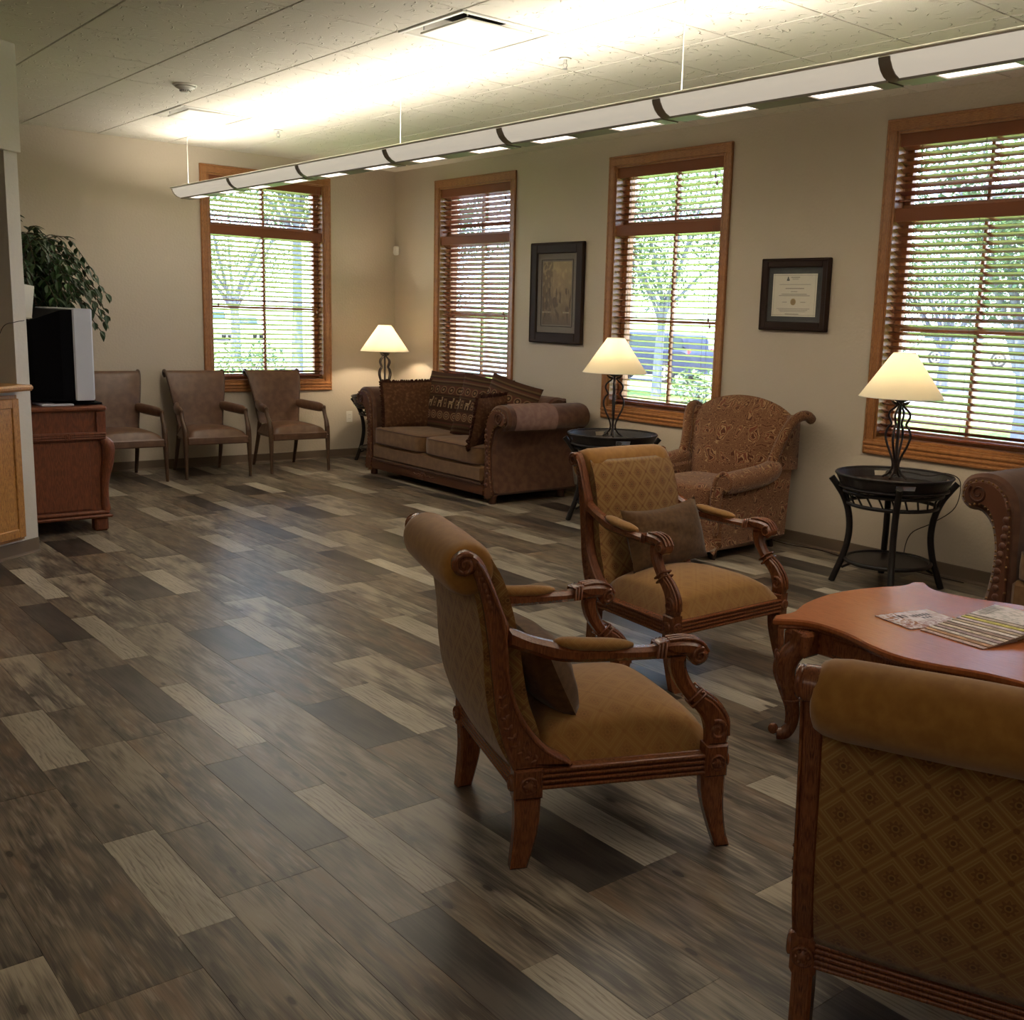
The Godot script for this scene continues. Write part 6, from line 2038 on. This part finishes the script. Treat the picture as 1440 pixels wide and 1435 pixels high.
# ------------------------------------------------------------------ pictures, papers, fittings
func picture_frame(called: String, label: String, y0: float, y1: float, z0: float, z1: float, bar: float, inner: Material, mat_in: float) -> Node3D:
	# hangs on the window wall: local x along the wall, z out of it
	var t := thing(called, label, "picture", Vector3(-0.001, (y0 + y1) / 2, (z0 + z1) / 2), -PI / 2)
	var w := z1 - z0
	var h := y1 - y0
	for s in [-1.0, 1.0]:
		var a := MB.new().box(Vector3(s * (w / 2 - bar / 2), 0, 0.016), Vector3(bar, h, 0.032), 0.006)
		a.box(Vector3(s * (w / 2 - 0.014), 0, 0.024), Vector3(0.024, h - 0.004, 0.026), 0.009)
		part("frame_bar", a.mesh(), MAT.dark_walnut, t)
		var b := MB.new().box(Vector3(0, s * (h / 2 - bar / 2), 0.016), Vector3(w - bar * 2 + 0.002, bar, 0.0315), 0.006)
		b.box(Vector3(0, s * (h / 2 - 0.014), 0.024), Vector3(w - 0.03, 0.024, 0.0255), 0.009)
		part("frame_bar", b.mesh(), MAT.dark_walnut, t)
	part("mount", boxm(Vector3(w - bar * 1.6, h - bar * 1.6, 0.006), 0, Vector3(0, 0, 0.008)), inner, t)
	part("glazing", boxm(Vector3(w - bar * 2 + 0.002, h - bar * 2 + 0.002, 0.002), 0, Vector3(0, 0, 0.0195)), MAT.picture_glass, t)
	if mat_in > 0.0:
		for s in [-1.0, 1.0]:
			part("inner_fillet", boxm(Vector3(0.007, h - bar * 2 - mat_in * 2, 0.006), 0.002, Vector3(s * (w / 2 - bar - mat_in), 0, 0.0125)), MAT.dark_walnut, t)
			part("inner_fillet", boxm(Vector3(w - bar * 2 - mat_in * 2, 0.007, 0.0058), 0.002, Vector3(0, s * (h / 2 - bar - mat_in), 0.0125)), MAT.dark_walnut, t)
	return t

func flat_print(tex: Texture2D, key: String) -> StandardMaterial3D:
	var m := std(key, Color.WHITE, 0.75, 0.3)
	m.albedo_texture = tex
	return m

func sheet(w: float, h: float, d := 0.0015) -> ArrayMesh:
	# thin sheet in the xy plane, print on +z
	var b := MB.new()
	b.quad(Vector3(-w / 2, -h / 2, d), Vector3(w / 2, -h / 2, d), Vector3(w / 2, h / 2, d), Vector3(-w / 2, h / 2, d), Vector2(0, 1), Vector2(1, 1), Vector2(1, 0), Vector2(0, 0))
	b.box(Vector3(0, 0, d * 0.45), Vector3(w, h, d * 0.9))
	return b.mesh()

func build_small_things() -> void:
	# painting of a hazy lake shore
	var n1 := noise(90, 0.03, 4)
	var tex := paint(128, 176, func(x, y):
		var q: float = y / 176.0
		var c := c8(150, 128, 92).lerp(c8(104, 82, 62), q)
		c = c.lerp(c8(186, 160, 112), clampf(n1.get_noise_2d(x * 1.1, y * 1.0) * 0.9 + 0.25 - absf(x / 128.0 - 0.62) * 0.9, 0.0, 0.7) * (1.0 - q))
		if q > 0.42 and n1.get_noise_2d(x * 1.6 + 50.0, y * 0.5) > 0.02 + absf(q - 0.6): c = c.lerp(c8(64, 50, 40), 0.55)
		if x / 128.0 < 0.34 and n1.get_noise_2d(x * 2.0, y * 1.2 + 200.0) > -0.15: c = c.lerp(c8(72, 58, 46), 0.5)
		if absf(q - 0.80) < 0.012 and n1.get_noise_2d(x * 2.0, 7.0) > -0.05: c = c.lerp(c8(176, 160, 130), 0.6)
		c = c.lerp(c8(88, 74, 62), smoothstep(0.82, 1.0, q) * 0.6)
		return c)
	var t := picture_frame("framed_painting", "tall dark framed painting of a hazy brown shore between two windows", 1.3145, 2.1935, 2.40, 3.135, 0.095, MAT.mat_taupe, 0.055)
	part("canvas", sheet(0.40, 0.55), flat_print(tex, "painting"), t, Vector3(0, 0, 0.011))
	# certificate
	tex = paint(192, 150, func(x, y):
		var c := c8(216, 208, 190)
		if (x < 8 or x > 183 or y < 7 or y > 142) and (x == 6 or x == 185 or y == 5 or y == 144): c = c8(150, 140, 122)
		for q in [[11, 78, 118, 0.5], [17, 84, 112, 0.35], [36, 28, 166, 0.30], [50, 56, 138, 0.6], [61, 80, 110, 0.4], [70, 40, 152, 0.45], [75, 28, 164, 0.45], [98, 44, 66, 0.4], [98, 124, 148, 0.4], [121, 22, 166, 0.35], [126, 30, 158, 0.35], [131, 36, 150, 0.3], [140, 60, 120, 0.5]]:
			if y >= q[0] and y < q[0] + 3 and x > q[1] and x < q[2] and (x * 7 + q[0]) % 5 != 0: c = c.lerp(c8(70, 66, 64), q[3])
		var d := Vector2(x - 93.0, y - 98.0).length()
		if d < 12.0: c = c8(150, 126, 84) if d < 9.0 or (int(atan2(y - 98.0, x - 93.0) * 6.0) & 1) == 0 else c8(176, 152, 106)
		var u := absf(x - 66.0)
		if y > 8 and y < 24 and u < (y - 8) * 0.42 and not (u < (y - 14) * 0.3 and y > 16 and y < 20): c = c8(36, 36, 40)
		return c)
	t = picture_frame("framed_certificate", "black framed certificate with a gold seal between two windows", 1.5065, 2.0065, 5.10, 5.697, 0.062, MAT.mat_black, 0.0)
	part("certificate", sheet(0.385, 0.295), flat_print(tex, "certificate_print"), t, Vector3(-0.005, -0.003, 0.0112))
	# wall fittings
	t = thing("motion_sensor", "small white sensor box on the window wall by the corner", "sensor", Vector3(-0.001, 2.187, 0.06), -PI / 2)
	part("housing", boxm(Vector3(0.075, 0.095, 0.04), 0.012, Vector3(0, 0, 0.02)), MAT.white_plastic, t)
	part("lens", boxm(Vector3(0.05, 0.035, 0.012), 0.005, Vector3(0, -0.015, 0.040)), MAT.white_metal, t)
	t = thing("wall_outlet", "white double wall outlet beside the corner", "outlet", Vector3(-0.556, 0.432, 0.0005))
	part("plate", boxm(Vector3(0.072, 0.118, 0.006), 0.002, Vector3(0, 0, 0.003)), MAT.white_plastic, t)
	for s in [-1.0, 1.0]:
		var sk := part("socket", boxm(Vector3(0.034, 0.030, 0.004), 0.0015, Vector3(0, s * 0.021, 0.007)), MAT.white_metal, t)
		part("slot", MB.new().box(Vector3(-0.006, s * 0.021, 0.0095), Vector3(0.002, 0.009, 0.001)).box(Vector3(0.006, s * 0.021, 0.0095), Vector3(0.002, 0.009, 0.001)).mesh(), MAT.ink, sk)
	# ceiling fittings
	t = thing("smoke_detector", "round white smoke detector on the ceiling", "smoke detector", Vector3(-3.262, H, 2.75))
	part("base", MB.new().lathe([[0.0, -0.012], [0.075, -0.012], [0.078, -0.004], [0.078, 0.0], [0.0, 0.0]], 28).mesh(), MAT.white_plastic, t)
	part("chamber", MB.new().lathe([[0.0, -0.052], [0.026, -0.052], [0.030, -0.046], [0.034, -0.034], [0.060, -0.022], [0.068, -0.011], [0.0, -0.011]], 28).mesh(), MAT.white_plastic, t)
	var grill := MB.new()
	for k in 14: grill.box(Vector3(cos(TAU * k / 14) * 0.032, -0.040, sin(TAU * k / 14) * 0.032), Vector3(0.004, 0.010, 0.004))
	part("grille", grill.mesh(), MAT.dark_duct, t)
	for q in [[Vector3(-2.038, H, 5.26), "small chrome ceiling sprinkler head near the square diffuser over the sofa side"], [Vector3(-2.026, H, 1.521), "small chrome ceiling sprinkler head near the end wall"]]:
		t = thing("sprinkler_head", q[1], "sprinkler", q[0])
		part("escutcheon", MB.new().lathe([[0.0, -0.008], [0.028, -0.008], [0.036, -0.001], [0.0, 0.0]], 20).mesh(), MAT.white_metal, t)
		part("body", MB.new().lathe([[0.0, -0.03], [0.009, -0.03], [0.010, -0.007], [0.0, -0.007]], 12).mesh(), MAT.steel, t)
		part("yoke", MB.new().tube(curve3([Vector3(-0.010, -0.026, 0), Vector3(-0.014, -0.040, 0), Vector3(0, -0.056, 0), Vector3(0.014, -0.040, 0), Vector3(0.010, -0.026, 0)], 4), 0.0025, 6).mesh(), MAT.steel, t)
		part("deflector", MB.new().lathe([[0.0, -0.060], [0.015, -0.060], [0.015, -0.057], [0.0, -0.057]], 16).mesh(), MAT.steel, t)
	# reading matter on the coffee table
	var n2 := noise(95, 0.05, 3)
	var cover := paint(128, 96, func(x, y):
		var c := c8(206, 198, 204).lerp(c8(176, 158, 160), clampf(n2.get_noise_2d(x, y) + 0.3, 0.0, 1.0))
		if n2.get_noise_2d(x * 1.4 + 90.0, y * 1.4) > 0.12 and x < 44: c = c8(150, 106, 84)
		if y > 62 and n2.get_noise_2d(x * 2.0, y * 2.0 + 70.0) > 0.05: c = c.lerp(c8(140, 104, 110), 0.6)
		if y > 14 and y < 34 and x > 26 and x < 52 and (x / 6) % 2 == 0: c = c8(52, 50, 60)
		if y > 22 and y < 36 and x > 60 and x < 108 and (x * 3 / 8) % 3 != 0: c = c8(58, 56, 70)
		if y > 40 and y < 50 and x > 72 and x < 100 and (x * 3 / 8) % 3 != 0: c = c8(66, 64, 78)
		return c)
	var m1 := flat_print(cover, "magazine_cover")
	var o := solo("magazine", "pale magazine lying flat on the coffee table beside the fanned ones", "magazine", sheet(0.262, 0.190, 0.004), m1, Vector3(-2.583, 0.4705, 8.122))
	o.basis = Basis(Vector3.UP, deg_to_rad(-14.0)) * Basis(Vector3.RIGHT, -PI / 2) * Basis(Vector3.BACK, 0.0)
	var tones := [c8(196, 170, 166), c8(188, 150, 120), c8(206, 196, 190), c8(170, 150, 150), c8(202, 188, 170), c8(160, 140, 132), c8(210, 200, 196), c8(186, 170, 150), c8(196, 182, 186), c8(204, 196, 120), c8(190, 176, 170), c8(208, 200, 198)]
	for k in 12:
		var col: Color = tones[k]
		var cv := paint(64, 64, func(x, y):
			var c := col
			if n2.get_noise_2d(x * 2.0 + k * 31.0, y * 2.0) > 0.08: c = c.darkened(0.15)
			if y < 12 and x > 8 and x < 52 and x % 7 < 4: c = c.darkened(0.45)
			return c)
		var mg := solo("magazine", "glossy magazine in the overlapping fan on the coffee table", "magazine", sheet(0.20, 0.265, 0.0032), flat_print(cv, "fan_cover_%d" % k), Vector3(-2.622 + 0.0235 * k, 0.4708 + 0.0034 * k, 8.345 + 0.004 * k), 0.0, "fanned magazines on the coffee table")
		mg.basis = Basis(Vector3.UP, deg_to_rad(-6.0 + 0.8 * k)) * Basis(Vector3.RIGHT, -PI / 2)
	# flex lying along the wall, and from the lamp by the certificate
	solo("lamp_cord", "thin brown lamp cord lying on the floor along the wall base by the wing chair", "cord", MB.new().tube(curve3([Vector3(-0.05, 0.004, 5.30), Vector3(-0.09, 0.004, 5.55), Vector3(-0.05, 0.004, 5.80), Vector3(-0.09, 0.004, 6.05), Vector3(-0.05, 0.004, 6.45), Vector3(-0.06, 0.004, 6.9)], 6), 0.0035, 6).mesh(), MAT.iron)
	solo("lamp_cord", "thin brown lamp cord hanging behind the tray table by the certificate", "cord", MB.new().tube(curve3([Vector3(-0.46, 0.662, 6.60), Vector3(-0.40, 0.690, 6.62), Vector3(-0.30, 0.672, 6.74), Vector3(-0.22, 0.690, 6.80), Vector3(-0.13, 0.64, 6.85), Vector3(-0.14, 0.48, 6.84), Vector3(-0.24, 0.38, 6.76), Vector3(-0.32, 0.30, 6.66), Vector3(-0.20, 0.12, 6.55), Vector3(-0.06, 0.006, 6.5)], 6), 0.003, 6).mesh(), MAT.iron)
	# folded white card stuck on the reception wall's end, and a thin wire stalk on the counter
	var card := MB.new().box(Vector3(0, 0.11, 0), Vector3(0.10, 0.22, 0.003), 0.001).moved(Transform3D(Basis.from_euler(Vector3(0.0, 0.35, -0.14)), Vector3(0, 0, 0)))
	card.box(Vector3(0, 0.006, -0.02), Vector3(0.09, 0.010, 0.05), 0.002)
	solo("paper_card", "white card standing on the television beside the reception wall", "card", card.mesh(), MAT.paper, Vector3(-4.262, 1.425, 2.49))
	solo("wire_stalk", "thin dark wire stalk leaning over the reception counter", "wire", MB.new().tube(curve3([Vector3(-4.62, 1.05, 3.20), Vector3(-4.60, 1.25, 3.22), Vector3(-4.56, 1.385, 3.24), Vector3(-4.49, 1.415, 3.22), Vector3(-4.43, 1.425, 3.18)], 6), 0.0022, 6).mesh(), MAT.iron)
